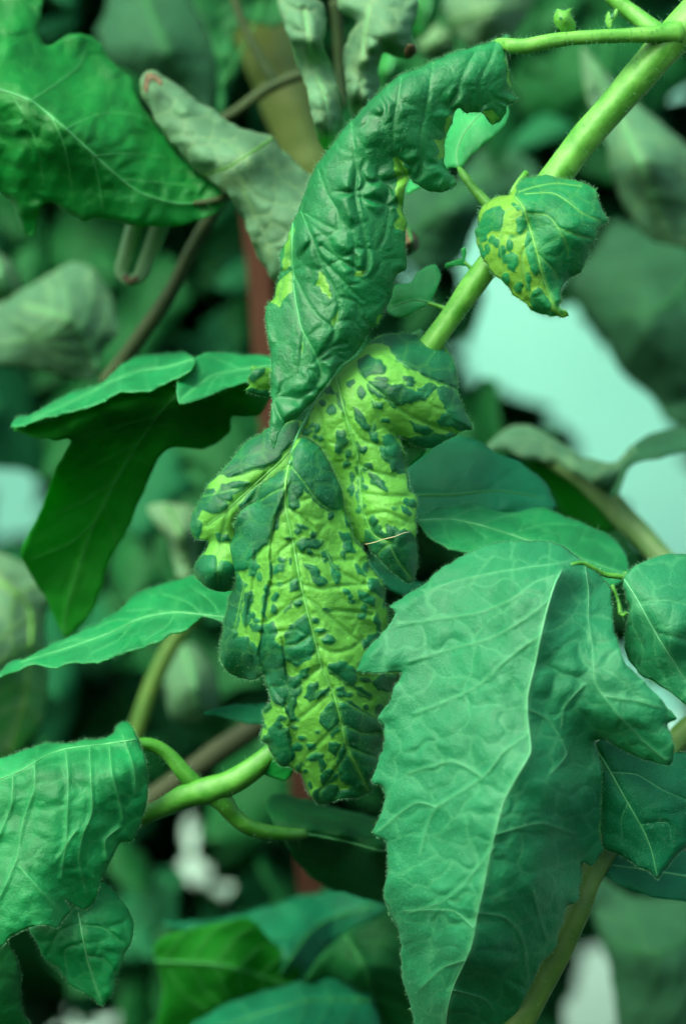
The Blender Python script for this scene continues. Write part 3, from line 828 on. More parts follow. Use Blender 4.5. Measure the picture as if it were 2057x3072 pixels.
stem(shoot, 'petiole', V('Z2', (1180, 620, 20, 11), (980, 720, 22, 11), (820, 790, 16, 10), (710, 850, 9, 9), (600, 960, 6.5, 8), (480, 1130, 5.2, 6), (400, 1270, 1.8, 4)) + V('Z3', (665, 300, -3.2, 2.5)), M_VEIN, hairs=60)
leaf(shoot, V('Z2', (1000, 1270), (1080, 1280), (1210, 1340), (1180, 1395), (1130, 1440), (1090, 1470), (1040, 1420)), [(*p, 9) for p in V('Z2', (1000, 1270), (1200, 1340), (1090, 1470))], M_FRESH, spacing=9, label='bright green leaf edge between mottled lobes', hairs=60)
outSm = V('R3', (1130, 200), (1160, 165), (1200, 155), (1250, 160), (1330, 200), (1330, 280), (1240, 288), (1170, 280), (1122, 262), (1140, 235))
leaf(shoot, outSm, [(*p, 16) for p in V('R3', (1122, 262), (1300, 170), (1300, 280))] + [(*V('R3', (1180, 220))[0], 12)], M_VAR, spacing=6, dark=G('R3', [(1125, 200), (1160, 160), (1210, 158), (1200, 190), (1150, 220)], [(1120, 262), (1140, 250), (1240, 275), (1240, 292), (1160, 285)]), blister=(5, 50), hairs=150, label='small mottled leaf lobe behind the curled leaflet')

# heart-shaped mottled leaflet on the stem
outC = V('Z5', (470, 285), (505, 205), (560, 150), (640, 112), (740, 100), (830, 80), (905, 98), (945, 122), (1050, 120), (1160, 148), (1280, 190), (1355, 230), (1362, 280), (1400, 380), (1440, 470), (1478, 545), (1440, 580), (1372, 620), (1345, 680), (1330, 760), (1290, 830), (1280, 920), (1240, 990), (1210, 1072), (1150, 1100), (1090, 1130), (1030, 1190), (1000, 1260), (990, 1310), (1002, 1360), (980, 1420),
         (1010, 1462), (1060, 1490), (1072, 1525), (1020, 1542), (960, 1530), (880, 1527), (780, 1502), (710, 1472), (660, 1430), (590, 1370), (510, 1310), (470, 1240), (400, 1190), (310, 1110), (262, 1040), (240, 1000), (190, 950), (160, 850), (130, 760), (122, 660), (150, 600), (145, 500), (190, 400), (260, 340), (340, 308), (430, 298))
darkC = G('Z5', [(530, 300), (600, 420), (665, 620), (630, 800), (660, 920), (690, 1050), (740, 1112), (785, 1060), (860, 1270), (940, 1420), (1000, 1500), (965, 1400), (995, 1310), (1035, 1190), (1220, 1080), (1345, 760), (1490, 545), (1365, 225), (1050, 105), (830, 70), (560, 140)],
          [(200, 500), (290, 430), (370, 410), (417, 470), (400, 560), (370, 652), (270, 642), (220, 702), (120, 712), (118, 650), (190, 560)], [(543, 530), (600, 508), (642, 540), (640, 622), (570, 692), (548, 620)], [(168, 740), (217, 710), (222, 752), (180, 767)], [(248, 762), (290, 708), (317, 720), (290, 782)],
          [(398, 922), (450, 908), (500, 883), (547, 920), (547, 1000), (500, 1067), (458, 1040), (460, 992), (400, 972)], [(688, 1300), (760, 1238), (802, 1290), (852, 1340), (892, 1420), (870, 1462), (780, 1472), (720, 1475), (678, 1370)])
darkC += E('Z5', (335, 780, 22, 36), (240, 840, 20, 36), (170, 850, 14, 42), (205, 900, 17, 22), (470, 805, 24, 46), (390, 870, 32, 52), (430, 1140, 32, 46), (565, 1240, 32, 42), (655, 1150, 20, 46), (665, 1230, 22, 27), (555, 415, 24, 20), (515, 395, 12), (490, 710, 16, 10), (830, 1505, 70, 18), (835, 1390, 26, 30))
leaf(shoot, outC, V('Z5', (480, 280, 8), (740, 100, 11), (1050, 125, 9), (560, 330, 2), (900, 300, 3), (1360, 250, 7), (1470, 545, 5), (1150, 600, -1.5), (1280, 900, 3), (1030, 1190, 4), (660, 600, 0.5), (800, 1080, -.5), (130, 700, 8), (300, 420, 5), (380, 800, 1), (260, 1040, 5), (600, 1370, 3), (930, 1430, 1), (1060, 1520, 3), (780, 1500, 4)),
     M_HEART, spacing=4.6, mid=V('Z5', (530, 320), (610, 420), (660, 580), (710, 740), (760, 920), (800, 1090), (860, 1270), (930, 1430), (1000, 1510)),
     veins=[V('Z5', (560, 260), (750, 200), (950, 170), (1200, 200)), V('Z5', (620, 280), (900, 270), (1080, 370), (1200, 470), (1400, 560)), V('Z5', (655, 480), (850, 500), (960, 620), (1050, 800), (1060, 920)), V('Z5', (760, 900), (850, 990), (920, 1060), (960, 1150)), V('Z5', (560, 400), (430, 460), (400, 600), (370, 800), (390, 950), (420, 1080)),
            V('Z5', (690, 650), (520, 720), (440, 700)), V('Z5', (700, 760), (600, 900), (620, 1100), (690, 1380)), V('Z5', (950, 620), (1150, 700), (1310, 740))],
     dark=darkC, blister=(5.5, 46), wave=(3, 180), curl=(26, 16), hairs=900, fuzz=1100, vmat=M_VEINL, vr=(3.2, 1.4), side_r=1.4, bulge=5, patch_noise=2.5, label='heart shaped leaflet, one half lime with dark spots')
stem(shoot, 'petiole', V('Z5', (640, 60, 13, 10), (540, 190, 11, 9), (490, 275, 9.5, 8)), M_STEM)
# young leaf behind the curled one and the small outgrowths
outP = V('R2', (530, 775), (495, 765), (440, 800), (350, 860), (290, 885), (300, 830), (400, 700), (420, 560), (500, 480), (600, 480), (690, 520), (740, 470), (760, 500), (750, 545), (700, 612), (640, 662), (572, 722), (545, 765))
leaf(shoot, outP, V('R2', (530, 775, 20), (420, 600, 30), (600, 560, 22), (750, 500, 26), (300, 880, 28)), M_YOUNG, spacing=9, mid=V('R2', (530, 770), (520, 700), (560, 600), (650, 500)), curl=(20, 8), label='smooth young leaf behind the curled leaflet', vr=(4, 2))
leaf(shoot, V('R2', (205, 1420), (215, 1360), (240, 1300), (310, 1290), (345, 1240), (420, 1208), (447, 1250), (425, 1330), (405, 1370), (430, 1392), (385, 1392), (320, 1432), (250, 1447)),
     V('R2', (205, 1420, 20), (300, 1360, 16), (430, 1220, 20), (430, 1392, 14)), M_YOUNG, spacing=7, curl=(18, 8), hairs=160, mid=V('R2', (425, 1388), (330, 1370), (230, 1400)), label='small lobed leaf sprouting from the stem', vr=(3, 1.5))
stem(shoot, 'petiole', V('R2', (520, 1400, 14, 8), (470, 1410, 14, 7), (430, 1395, 14, 6), (390, 1385, 14, 5)), M_STEM)
leaf(shoot, V('R2', (1000, 148), (960, 110), (965, 70), (978, 42), (1005, 50), (1022, 48), (1048, 34), (1045, 70), (1066, 110), (1062, 145), (1030, 152)), V('R2', (960, 100, 8), (1010, 90, 6), (1060, 60, 8), (1030, 150, 8)), M_VAR, spacing=5, dark=E('R2', (1000, 80, 6)), blister=(3, 40), hairs=90, label='small pale lime bract on the upper stalk')
leaf(shoot, V('R2', (1210, 130), (1200, 100), (1196, 70), (1215, 52), (1225, 70), (1250, 42), (1250, 72), (1232, 100), (1224, 130)), V('R2', (1196, 70, 9), (1250, 50, 8), (1215, 130, 9)), M_VAR, spacing=5, dark=E('R2', (1230, 70, 6)), hairs=60, label='tiny folded bud on the upper stalk')
leaf(shoot, V('R2', (570, 1215), (530, 1212), (475, 1222), (470, 1208), (520, 1188), (545, 1180), (540, 1140), (560, 1130), (572, 1150), (562, 1185), (590, 1215)), V('R2', (470, 1215, 14), (560, 1140, 13), (580, 1215, 14)), M_YOUNG, spacing=5, hairs=70, label='tiny sprout in the crook of the stem')
stem(shoot, 'sprout_stalk', V('R2', (600, 1250, 14, 7), (575, 1215, 14, 5), (555, 1195, 14, 4)), M_STEM)

fib = thing('dry_fibre', 'thin pale straw fibre lying across a mottled leaf lobe', 'fibre', (*V('Z3', (1150, 797))[0], -1))
stem(fib, 'strand', V('Z3', (1140, 800, 0, 1.2), (1190, 791, -1.2, 1.2), (1240, 773, -1.5, 1.2), (1330, 750, -1.5, 1.1), (1385, 728, -.6, 1), (1422, 722, 1.0, .7)), M_FIBRE, ribs=0, sides=6, bumps=0)

# ================================================================== broad leaf on the right
big = thing('broad_tomato_leaf', 'broad pale green tomato leaf drooping from a ridge like midrib', 'tomato leaf', (*V('R4', (1110, 1060))[0], 2))
outD = V('R4', (1110, 1060), (1075, 1022), (1010, 975), (930, 950), (830, 945), (740, 950), (640, 970), (560, 1010), (490, 1050), (430, 1090), (380, 1140), (300, 1190), (215, 1245), (246, 1270), (235, 1300), (190, 1360), (130, 1420), (84, 1490), (65, 1545), (160, 1555), (270, 1548))
outD += V('R6', (240, 20), (220, 85), (160, 172), (190, 212), (190, 280), (165, 370), (133, 462), (188, 490), (180, 600), (143, 695), (200, 735), (206, 830), (190, 980), (215, 1060), (250, 1130), (270, 1220), (270, 1320), (290, 1420), (320, 1510), (340, 1620), (480, 1680), (700, 1620), (790, 1520), (850, 1410), (900, 1300), (960, 1230), (982, 1160), (1010, 1100), (1020, 1030), (1077, 1000),
          (1087, 900), (1092, 832), (1140, 842), (1172, 810), (1187, 770), (1170, 700), (1175, 560), (1187, 450), (1162, 310), (1150, 272), (1200, 268), (1300, 330), (1420, 372), (1490, 380), (1516, 300), (1480, 205), (1522, 172), (1470, 110), (1400, 25))
outD += V('R4', (1340, 1560), (1290, 1500), (1262, 1440), (1250, 1380), (1232, 1320), (1230, 1240), (1225, 1170), (1190, 1120), (1150, 1082))
midD = V('R4', (1000, 1085), (975, 1130), (950, 1200), (925, 1290), (900, 1400), (880, 1500)) + V('R6', (845, 60), (842, 150), (852, 250), (855, 330), (800, 430), (740, 540), (715, 620), (690, 720), (660, 850), (640, 960), (615, 1060), (590, 1200), (555, 1290), (505, 1400), (480, 1500), (470, 1600))
veinsD = [V('R4', (1090, 1050), (1000, 1050), (850, 1068), (680, 1095), (520, 1130), (400, 1170)), V('R4', (990, 1100), (880, 1135), (760, 1220), (600, 1280), (400, 1310), (250, 1330)), V('R4', (950, 1210), (840, 1300), (680, 1390), (500, 1440), (300, 1500)), V('R4', (910, 1370), (760, 1480)) + V('R6', (620, 20), (480, 90), (330, 150)),
          V('R6', (850, 240), (740, 320), (640, 440), (430, 580), (380, 680), (350, 800)), V('R6', (640, 440), (500, 370), (300, 420)), V('R6', (690, 760), (560, 920), (450, 1010), (300, 1060)), V('R6', (600, 1130), (500, 1050), (280, 1050)), V('R6', (560, 1275), (460, 1310), (360, 1400)), V('R6', (500, 1410), (640, 1450), (700, 1520)),
          V('R4', (1105, 1060), (1122, 1180), (1120, 1300), (1140, 1440)) + V('R6', (1150, 0), (1190, 70), (1270, 170), (1400, 300), (1480, 365)), V('R6', (845, 130), (940, 180), (1020, 330), (950, 420)), V('R6', (700, 700), (900, 650), (1060, 700)), V('R6', (620, 1060), (740, 1080), (820, 1180), (850, 1400)), V('R6', (870, 960), (900, 1080), (930, 1180)),
          V('R6', (430, 580), (330, 560), (160, 690)), V('R6', (1190, 70), (1330, 90), (1450, 120)), V('R6', (1100, 20), (1010, 120), (1000, 220))]
leaf(big, outD, V('R4', (1110, 1060, -2), (930, 950, 4), (640, 970, 4), (215, 1245, 0), (65, 1545, -2), (600, 1250, -8), (990, 1110, -11), (850, 1040, -6), (900, 1400, -18), (500, 1450, -8), (1050, 1200, -8), (1040, 1400, -14), (1230, 1250, -4), (1150, 1450, -13), (1260, 1450, -14))
     + V('R6', (160, 170, -3), (500, 100, -13), (840, 130, -20), (930, 60, -17), (960, 200, -17), (1090, 170, -13), (1270, 170, -16), (1500, 160, -15), (1490, 370, -13), (1160, 290, -8), (135, 462, -3), (450, 400, -15), (850, 310, -22), (960, 450, -20), (1170, 600, 0), (145, 695, -4), (450, 750, -16), (700, 680, -24), (860, 700, -21), (1080, 600, -10), (1090, 830, 0), (200, 980, -4), (420, 1000, -15), (640, 960, -22), (850, 930, -19), (1075, 1000, -2),
           (270, 1250, 2), (420, 1230, -10), (575, 1240, -18), (740, 1090, -17), (820, 1230, -9), (980, 1180, -2), (330, 1550, 12), (490, 1500, -3), (640, 1400, -6), (790, 1520, 6)),
     M_BIG, spacing=6, mid=midD, veins=veinsD, blister=(9, 84), stretch=1.4, wave=(8, 230), curl=(28, 12), hairs=2000, fuzz=3000, vmat=M_VEINB, vr=(3.5, 1.8), side_r=1.1, vein_depth=-5, hlen=9, vw=6.5, ridge=(30, 12), label='broad leaflet with a toothed edge and ridge like midrib')
outD2 = V('R4', (1282, 1118), (1330, 1070), (1400, 1030), (1480, 1008), (1568, 1012), (1660, 1050), (1720, 1250), (1680, 1560), (1620, 1730), (1560, 1690), (1480, 1630), (1420, 1590), (1360, 1560), (1312, 1500), (1290, 1440), (1288, 1390), (1300, 1330), (1312, 1270), (1300, 1220), (1285, 1165))
leaf(big, outD2, V('R4', (1282, 1118, -1), (1480, 1008, 6), (1660, 1080, 6), (1290, 1400, 2), (1400, 1250, -6), (1500, 1400, -8), (1620, 1250, -4), (1420, 1590, 0), (1620, 1720, -4), (1700, 1400, 0)), M_BIG, spacing=7,
     mid=V('R4', (1285, 1125), (1340, 1210), (1400, 1320), (1470, 1440), (1560, 1580)), veins=[V('R4', (1350, 1230), (1480, 1220), (1640, 1260)), V('R4', (1330, 1200), (1320, 1320), (1370, 1440), (1360, 1520)), V('R4', (1430, 1370), (1560, 1400), (1680, 1450)), V('R4', (1420, 1360), (1430, 1480), (1480, 1600))],
     blister=(5, 70), curl=(24, 12), hairs=900, fuzz=500, vmat=M_VEINB, vr=(3, 1.5), side_r=1.1, label='oval leaflet beside the broad one')
outD3 = V('R6', (1150, 290), (1182, 262), (1245, 270), (1330, 300), (1430, 330), (1568, 330), (1640, 420), (1650, 660), (1575, 755), (1520, 792), (1490, 832), (1438, 908), (1400, 870), (1340, 842), (1260, 792), (1188, 768), (1178, 650), (1185, 450), (1162, 350))
leaf(big, outD3, V('R6', (1150, 300, 3), (1430, 330, 7), (1640, 420, 8), (1300, 520, 1), (1438, 905, 5), (1180, 700, 6), (1600, 740, 6), (1480, 600, 2)), M_TEAL, spacing=6.5,
     mid=V('R6', (1155, 310), (1210, 400), (1290, 540), (1370, 680), (1410, 780), (1435, 890)), veins=[V('R6', (1220, 420), (1340, 430), (1460, 500), (1600, 560)), V('R6', (1300, 560), (1270, 640), (1280, 740)), V('R6', (1360, 660), (1480, 650), (1500, 740))], blister=(4.5, 66), curl=(20, 10), hairs=700, fuzz=1800, vmat=M_VEIN, vr=(4, 1.6), label='blue green pointed leaflet half under the broad one')
outD4 = V('R6', (1090, 830), (1150, 740), (1300, 700), (1450, 760), (1568, 780), (1640, 860), (1640, 1000), (1500, 1000), (1400, 985), (1300, 950), (1200, 900))
leaf(big, outD4, V('R6', (1090, 830, 14), (1640, 860, 24), (1400, 985, 14), (1300, 760, 20)), M_TEAL, spacing=10, label='blue green leaf in shade under the pointed leaflet', mid=V('R6', (1600, 900), (1350, 860), (1120, 830)))
stem(big, 'petiole', V('R4', (1420, 1180, 8, 8), (1330, 1130, 4, 8), (1270, 1112, 2, 8), (1200, 1102, 1, 8), (1130, 1066, -1, 8), (1090, 1050, -2, 8), (1040, 1060, -5, 6)), M_STEM2, hairs=260, hlen=12)
stem(big, 'bud_stalk', V('R4', (1230, 1150, 0, 6), (1260, 1230, 0, 6), (1275, 1290, -1, 9), (1300, 1275, -1, 4)), M_STEM2, hairs=80)
stem(big, 'stem', V('R6', (1720, 120, 40, 40), (1600, 210, 38, 40), (1480, 330, 34, 38), (1330, 560, 24, 36), (1200, 780, 16, 36), (1130, 900, 12, 36), (1080, 1040, 10, 38), (1000, 1200, 10, 44), (910, 1360, 10, 48), (830, 1500, 10, 52), (740, 1640, 10, 54), (640, 1800, 10, 54)), M_OLIVE, hairs=300, hlen=14)

# ================================================================== leaves tucked behind it
bk = thing('oval_tomato_leaf', 'smooth oval green leaf tucked behind the broad pale leaf', 'tomato leaf', (*V('R4', (1300, 1110))[0], 22))
outI = V('R4', (338, 852), (400, 812), (480, 790), (600, 775), (740, 766), (850, 780), (950, 805), (1060, 850), (1150, 890), (1220, 922), (1280, 980), (1306, 1050), (1300, 1115), (1200, 1160), (1000, 1100), (800, 1060), (650, 1040), (560, 1002), (480, 980), (400, 930))
leaf(bk, outI, V('R4', (338, 852, 16), (740, 768, 34), (1150, 890, 32), (1300, 1110, 22), (560, 1000, 12), (900, 1000, 16), (650, 890, 20)), M_MID, spacing=8, mid=V('R4', (345, 855), (500, 850), (640, 880), (800, 930), (1000, 1000), (1290, 1100)), veins=[V('R4', (480, 850), (600, 800), (720, 790)), V('R4', (620, 875), (760, 830), (900, 820)), V('R4', (760, 920), (930, 870), (1080, 880)), V('R4', (560, 860), (650, 930), (700, 990))], blister=(7, 74), curl=(18, 8), hairs=250, vr=(3, 1.4), side_r=1)
stem(bk, 'petiole', V('R4', (1290, 1100, 22, 9), (1340, 1150, 30, 10), (1420, 1180, 40, 11)), M_STEM2)
bj = thing('shaded_teal_leaf', 'dark blue green leaf between the mottled lobe and the oval leaf', 'tomato leaf', (*V('R4', (340, 850))[0], 34))
outJ = V('R4', (280, 640), (310, 610), (370, 560), (450, 500), (540, 470), (640, 505), (720, 555), (820, 598), (900, 655), (950, 720), (972, 795), (900, 830), (740, 830), (560, 850), (400, 860), (330, 860), (300, 760))
leaf(bj, outJ, V('R4', (280, 640, 36), (540, 470, 44), (970, 790, 36), (340, 850, 30), (640, 680, 32)), M_TEAL, spacing=10, mid=V('R4', (320, 740), (500, 740), (700, 720), (900, 750)), veins=[V('R4', (480, 740), (560, 640), (620, 560)), V('R4', (660, 725), (740, 650), (820, 620))], blister=(8, 90), curl=(18, 8), vmat=M_VEIND, side_r=1)
bs = thing('sliver_leaf', 'thin blue green leaf sliver below the dark pointed lobe', 'tomato leaf', (*V('R4', (130, 1050))[0], 50))
leaf(bs, V('R4', (80, 1030), (140, 1050), (210, 1090), (300, 1130), (368, 1140), (420, 1180), (300, 1200), (220, 1165), (140, 1120)), V('R4', (80, 1030, 50), (300, 1130, 58), (300, 1200, 50)), M_TEAL, spacing=11)

kk = thing('blurred_stalk', 'pale olive leaf stalk crossing the aqua film with rolled leaves', 'tomato leaf', (*V('R4', (1440, 1010))[0], 85))
stem(kk, 'stalk', V('R4', (1560, 1130, 80, 36), (1440, 1010, 85, 34), (1370, 930, 88, 36), (1290, 850, 90, 36), (1200, 750, 92, 36), (1100, 665, 94, 32), (980, 590, 96, 28), (850, 520, 98, 22), (720, 490, 100, 16)), M_OLIVEK)
leaf(kk, V('R4', (655, 530), (700, 470), (760, 425), (830, 418), (900, 440), (980, 490), (1100, 560), (1200, 590), (1260, 575), (1320, 510), (1350, 560), (1300, 600), (1275, 665), (1225, 740), (1150, 700), (1080, 650), (950, 590), (860, 580), (780, 545), (720, 530)), V('R4', (655, 530, 95), (830, 420, 100), (1100, 560, 92), (1320, 510, 85), (1225, 740, 84), (950, 590, 90), (1150, 630, 80)), M_GREY, spacing=12, curl=(40, 40), blister=(8, 60))
leaf(kk, V('R4', (820, 590), (900, 590), (1000, 640), (1100, 700), (1200, 780), (1260, 890), (1200, 915), (1100, 880), (1000, 830), (960, 740), (900, 660)), V('R4', (820, 590, 100), (1250, 890, 92), (1000, 820, 112), (1050, 700, 98)), M_UNDER, spacing=14)
leaf(kk, V('R4', (1200, 740), (1235, 640), (1300, 540), (1380, 470), (1470, 440), (1568, 425), (1680, 420), (1680, 510), (1568, 535), (1430, 572), (1320, 595), (1285, 665), (1250, 740)), V('R4', (1200, 740, 84), (1380, 470, 96), (1680, 430, 100), (1568, 535, 84), (1300, 600, 80), (1400, 520, 84)), M_DULL, spacing=14, curl=(25, 30))

# ================================================================== lower left branch
br = thing('forked_tomato_branch', 'bright green forked tomato branch carrying drooping leaves below the mottled leaflet', 'tomato branch', (*V('R5', (950, 490))[0], 22))
stem(br, 'stem', V('R5', (560, 660, 26, 28), (660, 615, 24, 28), (750, 575, 22, 30), (850, 525, 21, 38), (950, 500, 20, 41), (1050, 465, 20, 38), (1140, 410, 20, 34), (1230, 340, 20, 32), (1400, 200, 20, 32), (1700, -100, 18, 32)), M_STEM2, hairs=260, hlen=12)
stem(br, 'petiole', V('R5', (560, 330, 16, 16), (610, 295, 17, 18), (660, 288, 18, 19), (720, 305, 19, 20), (780, 350, 20, 22), (825, 405, 20.3, 24), (870, 455, 21, 27), (915, 495, 22.5, 26), (960, 515, 23.5, 18)), M_STEM2, hairs=160)
stem(br, 'petiole', V('R5', (900, 500, 22, 20), (950, 505, 21, 34), (1010, 545, 21, 33), (1060, 610, 23, 27), (1130, 665, 25, 24), (1210, 690, 28, 24), (1300, 700, 31, 20), (1400, 700, 36, 14)), M_STEM2, hairs=160)
outE = V('R5', (-90, 390), (0, 355), (60, 338), (130, 308), (210, 285), (320, 285), (400, 270), (480, 262), (515, 245), (530, 210), (560, 188), (590, 195), (620, 240), (645, 300), (665, 370), (680, 440), (675, 520), (665, 590), (640, 660), (600, 728), (550, 742), (522, 790), (495, 860), (470, 900), (450, 950), (430, 1010), (390, 1047), (350, 1030), (298, 1000), (322, 1050), (290, 1090), (265, 1130), (200, 1115), (130, 1130), (80, 1150), (40, 1180), (0, 1225), (-90, 1270))
leaf(br, outE, V('R5', (-90, 390, 14), (210, 285, 20), (480, 262, 18), (560, 188, 19), (150, 350, 10), (330, 330, 10), (680, 440, 12), (560, 400, 6), (400, 500, 4), (150, 550, 4), (-80, 700, 4), (640, 660, 11), (500, 700, 7), (300, 800, 2), (100, 800, 2), (450, 950, 9), (390, 1047, 10), (265, 1130, 2), (0, 1225, 1), (120, 1000, 0)), M_MID, spacing=6,
     mid=V('R5', (620, 270), (480, 290), (300, 312), (200, 350), (100, 410), (0, 450), (-80, 480)), veins=[V('R5', (160, 360), (155, 500), (105, 650), (80, 800), (20, 950), (-20, 1030)), V('R5', (300, 318), (312, 450), (308, 600), (300, 750), (265, 810)), V('R5', (410, 300), (415, 450), (420, 600), (380, 700), (360, 820), (400, 980)), V('R5', (500, 300), (510, 420), (545, 550), (560, 640)), V('R5', (90, 850), (180, 950), (290, 1070)), V('R5', (60, 440), (50, 580), (-20, 740)), V('R5', (560, 250), (610, 400), (620, 520)), V('R5', (345, 690), (300, 760), (280, 900)), V('R5', (545, 670), (480, 730), (490, 830))],
     blister=(8, 74), wave=(9, 190), curl=(30, 16), hairs=1500, fuzz=1200, vmat=M_VEIN, vr=(3, 1.4), side_r=1, vw=6, vein_depth=-7, label='broad drooping leaflet with raised straight veins')
outE2 = V('R5', (140, 1130), (300, 1060), (400, 1000), (450, 925), (500, 940), (552, 1000), (592, 1060), (612, 1120), (600, 1200), (560, 1270), (540, 1350), (512, 1430), (470, 1487), (420, 1450), (340, 1400), (280, 1340), (200, 1270), (168, 1200))
leaf(br, outE2, V('R5', (140, 1130, 12), (450, 925, 16), (610, 1120, 17), (470, 1487, 14), (370, 1200, 9), (280, 1340, 14)), M_MID, spacing=6, mid=V('R5', (360, 1060), (375, 1150), (405, 1290), (465, 1470)), veins=[V('R5', (370, 1120), (470, 1130), (560, 1200)), V('R5', (385, 1200), (300, 1230), (310, 1340)), V('R5', (395, 1260), (470, 1270), (530, 1340)), V('R5', (370, 1110), (270, 1150), (220, 1250))], blister=(8, 60), curl=(24, 14), hairs=500, vr=(4, 1.6), vein_depth=5, label='small pointed leaflet under the drooping one')
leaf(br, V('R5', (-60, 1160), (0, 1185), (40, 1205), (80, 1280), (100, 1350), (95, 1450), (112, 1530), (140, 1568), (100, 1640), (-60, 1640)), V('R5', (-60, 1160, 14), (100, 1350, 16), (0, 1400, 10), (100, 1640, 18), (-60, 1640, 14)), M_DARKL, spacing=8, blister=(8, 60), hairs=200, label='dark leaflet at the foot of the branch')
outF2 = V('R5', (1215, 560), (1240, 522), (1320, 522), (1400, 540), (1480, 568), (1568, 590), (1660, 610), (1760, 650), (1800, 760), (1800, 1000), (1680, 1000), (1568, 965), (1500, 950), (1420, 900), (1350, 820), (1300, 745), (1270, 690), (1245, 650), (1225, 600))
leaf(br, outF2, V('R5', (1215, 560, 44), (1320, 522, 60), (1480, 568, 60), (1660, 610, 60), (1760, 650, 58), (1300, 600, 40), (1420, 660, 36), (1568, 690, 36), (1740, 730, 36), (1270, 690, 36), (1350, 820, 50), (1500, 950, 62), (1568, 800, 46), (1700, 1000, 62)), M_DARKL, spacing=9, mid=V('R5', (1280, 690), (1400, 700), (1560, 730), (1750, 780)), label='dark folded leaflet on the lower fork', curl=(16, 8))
leaf(br, V('R5', (1185, 360), (1240, 340), (1330, 380), (1335, 420), (1300, 458), (1260, 450), (1200, 420)), V('R5', (1185, 360, 19), (1330, 400, 16), (1280, 450, 18)), M_FRESH, spacing=8, label='small bright leaflet at the end of the branch')
leaf(br, V('R5', (930, 150), (1000, 120), (1060, 112), (1200, 105), (1280, 120), (1280, 200), (1200, 200), (1100, 190), (1020, 165)), V('R5', (930, 150, 32), (1100, 110, 38), (1100, 190, 34), (1260, 150, 30)), M_TEAL, spacing=9, label='narrow leaf edge behind the mottled leaflet')
stem(br, 'petiole', V('R5', (1230, 150, 32, 6), (1320, 200, 28, 8), (1400, 230, 22, 9)), M_STEM2)

# ================================================================== left hand leaves
gg = thing('arched_tomato_leaf', 'narrow arched leaf reaching left from behind the mottled leaflet', 'tomato leaf', (*V('R3', (1040, 1310))[0], 24))
outG = V('R3', (-60, 1590), (0, 1545), (50, 1500), (120, 1480), (200, 1440), (280, 1400), (350, 1370), (430, 1330), (500, 1290), (560, 1250), (620, 1190), (690, 1155), (780, 1135), (880, 1103), (960, 1130), (1060, 1170), (1130, 1240), (1080, 1310), (1020, 1315), (930, 1292), (900, 1312), (850, 1350), (780, 1380), (720, 1405), (640, 1440), (560, 1460), (500, 1490), (440, 1505), (350, 1505), (250, 1525), (150, 1512), (80, 1540), (0, 1570), (-60, 1620))
leaf(gg, outG, V('R3', (-60, 1600, 26), (200, 1440, 30), (560, 1250, 36), (880, 1103, 40), (1060, 1170, 34), (930, 1290, 20), (640, 1440, 12), (350, 1505, 14), (500, 1380, 20), (750, 1280, 24), (150, 1500, 20)), M_MID, spacing=7, mid=V('R3', (1060, 1300), (920, 1285), (800, 1275), (650, 1300), (500, 1370), (300, 1440), (100, 1500)),
     veins=[V('R3', (920, 1280), (860, 1230), (740, 1190)), V('R3', (1010, 1300), (960, 1220), (860, 1150)), V('R3', (780, 1280), (680, 1260), (580, 1270)), V('R3', (640, 1310), (520, 1310), (440, 1350)), V('R3', (800, 1280), (760, 1340), (660, 1400)), V('R3', (600, 1330), (540, 1400), (420, 1460)), V('R3', (430, 1400), (330, 1400), (260, 1430))], blister=(9, 66), curl=(18, 8), hairs=400, vr=(3.5, 1.6), side_r=1, vmat=M_VEIN)
stem(gg, 'petiole', V('R3', (960, 1290, 22, 8), (1060, 1310, 23, 10), (1160, 1330, 24, 11), (1300, 1350, 22, 12)), M_STEM2)

hh = thing('folded_tomato_leaf', 'large folded leaf with lit upper rim and dark hanging underside', 'tomato leaf', (*V('R3', (1230, 200))[0], 36))
outH = V('R3', (68, 418), (90, 396), (150, 382), (250, 326), (350, 276), (450, 251), (500, 220), (550, 172), (620, 130), (720, 113), (830, 102), (885, 120), (1000, 130), (1100, 160), (1230, 200), (1260, 280), (1230, 300), (1190, 372), (1062, 385), (1040, 460), (940, 525), (780, 525), (700, 620), (600, 860), (500, 1050), (430, 1260), (300, 1390), (230, 1250), (112, 1050), (100, 980), (180, 820), (260, 620), (322, 490), (250, 490), (130, 462), (60, 442))
leaf(hh, outH, V('R3', (58, 420, 39), (250, 320, 52), (450, 245, 58), (620, 130, 66), (830, 100, 66), (1100, 130, 62), (330, 345, 35), (480, 300, 33), (620, 262, 32), (740, 232, 32), (880, 170, 38), (1130, 250, 36), (500, 420, 36), (700, 420, 38), (1000, 420, 42), (1190, 372, 38), (300, 700, 48), (500, 800, 52), (110, 1000, 56), (300, 1390, 62), (430, 1200, 60), (780, 525, 42), (130, 462, 31), (250, 490, 33)), M_UNDER, M_MID, spacing=9, curl=(14, 6), wave=(9, 300), label='hanging leaflet seen from its dark underside', mid=V('R3', (860, 230), (720, 380), (560, 620), (420, 900), (320, 1200), (290, 1370)), veins=[V('R3', (720, 380), (560, 420), (380, 480)), V('R3', (640, 500), (480, 580), (300, 680)), V('R3', (540, 660), (400, 760), (220, 840)), V('R3', (440, 860), (320, 960), (150, 1030)), V('R3', (700, 410), (820, 440), (930, 500)), V('R3', (600, 560), (680, 600), (700, 610)), V('R3', (800, 300), (950, 350), (1040, 430)), V('R3', (480, 790), (520, 900), (530, 980))], blister=(7, 110), vw=6, vein_depth=-4, side_r=.8, vr=(2.2, 1), vmat=M_VEIND)
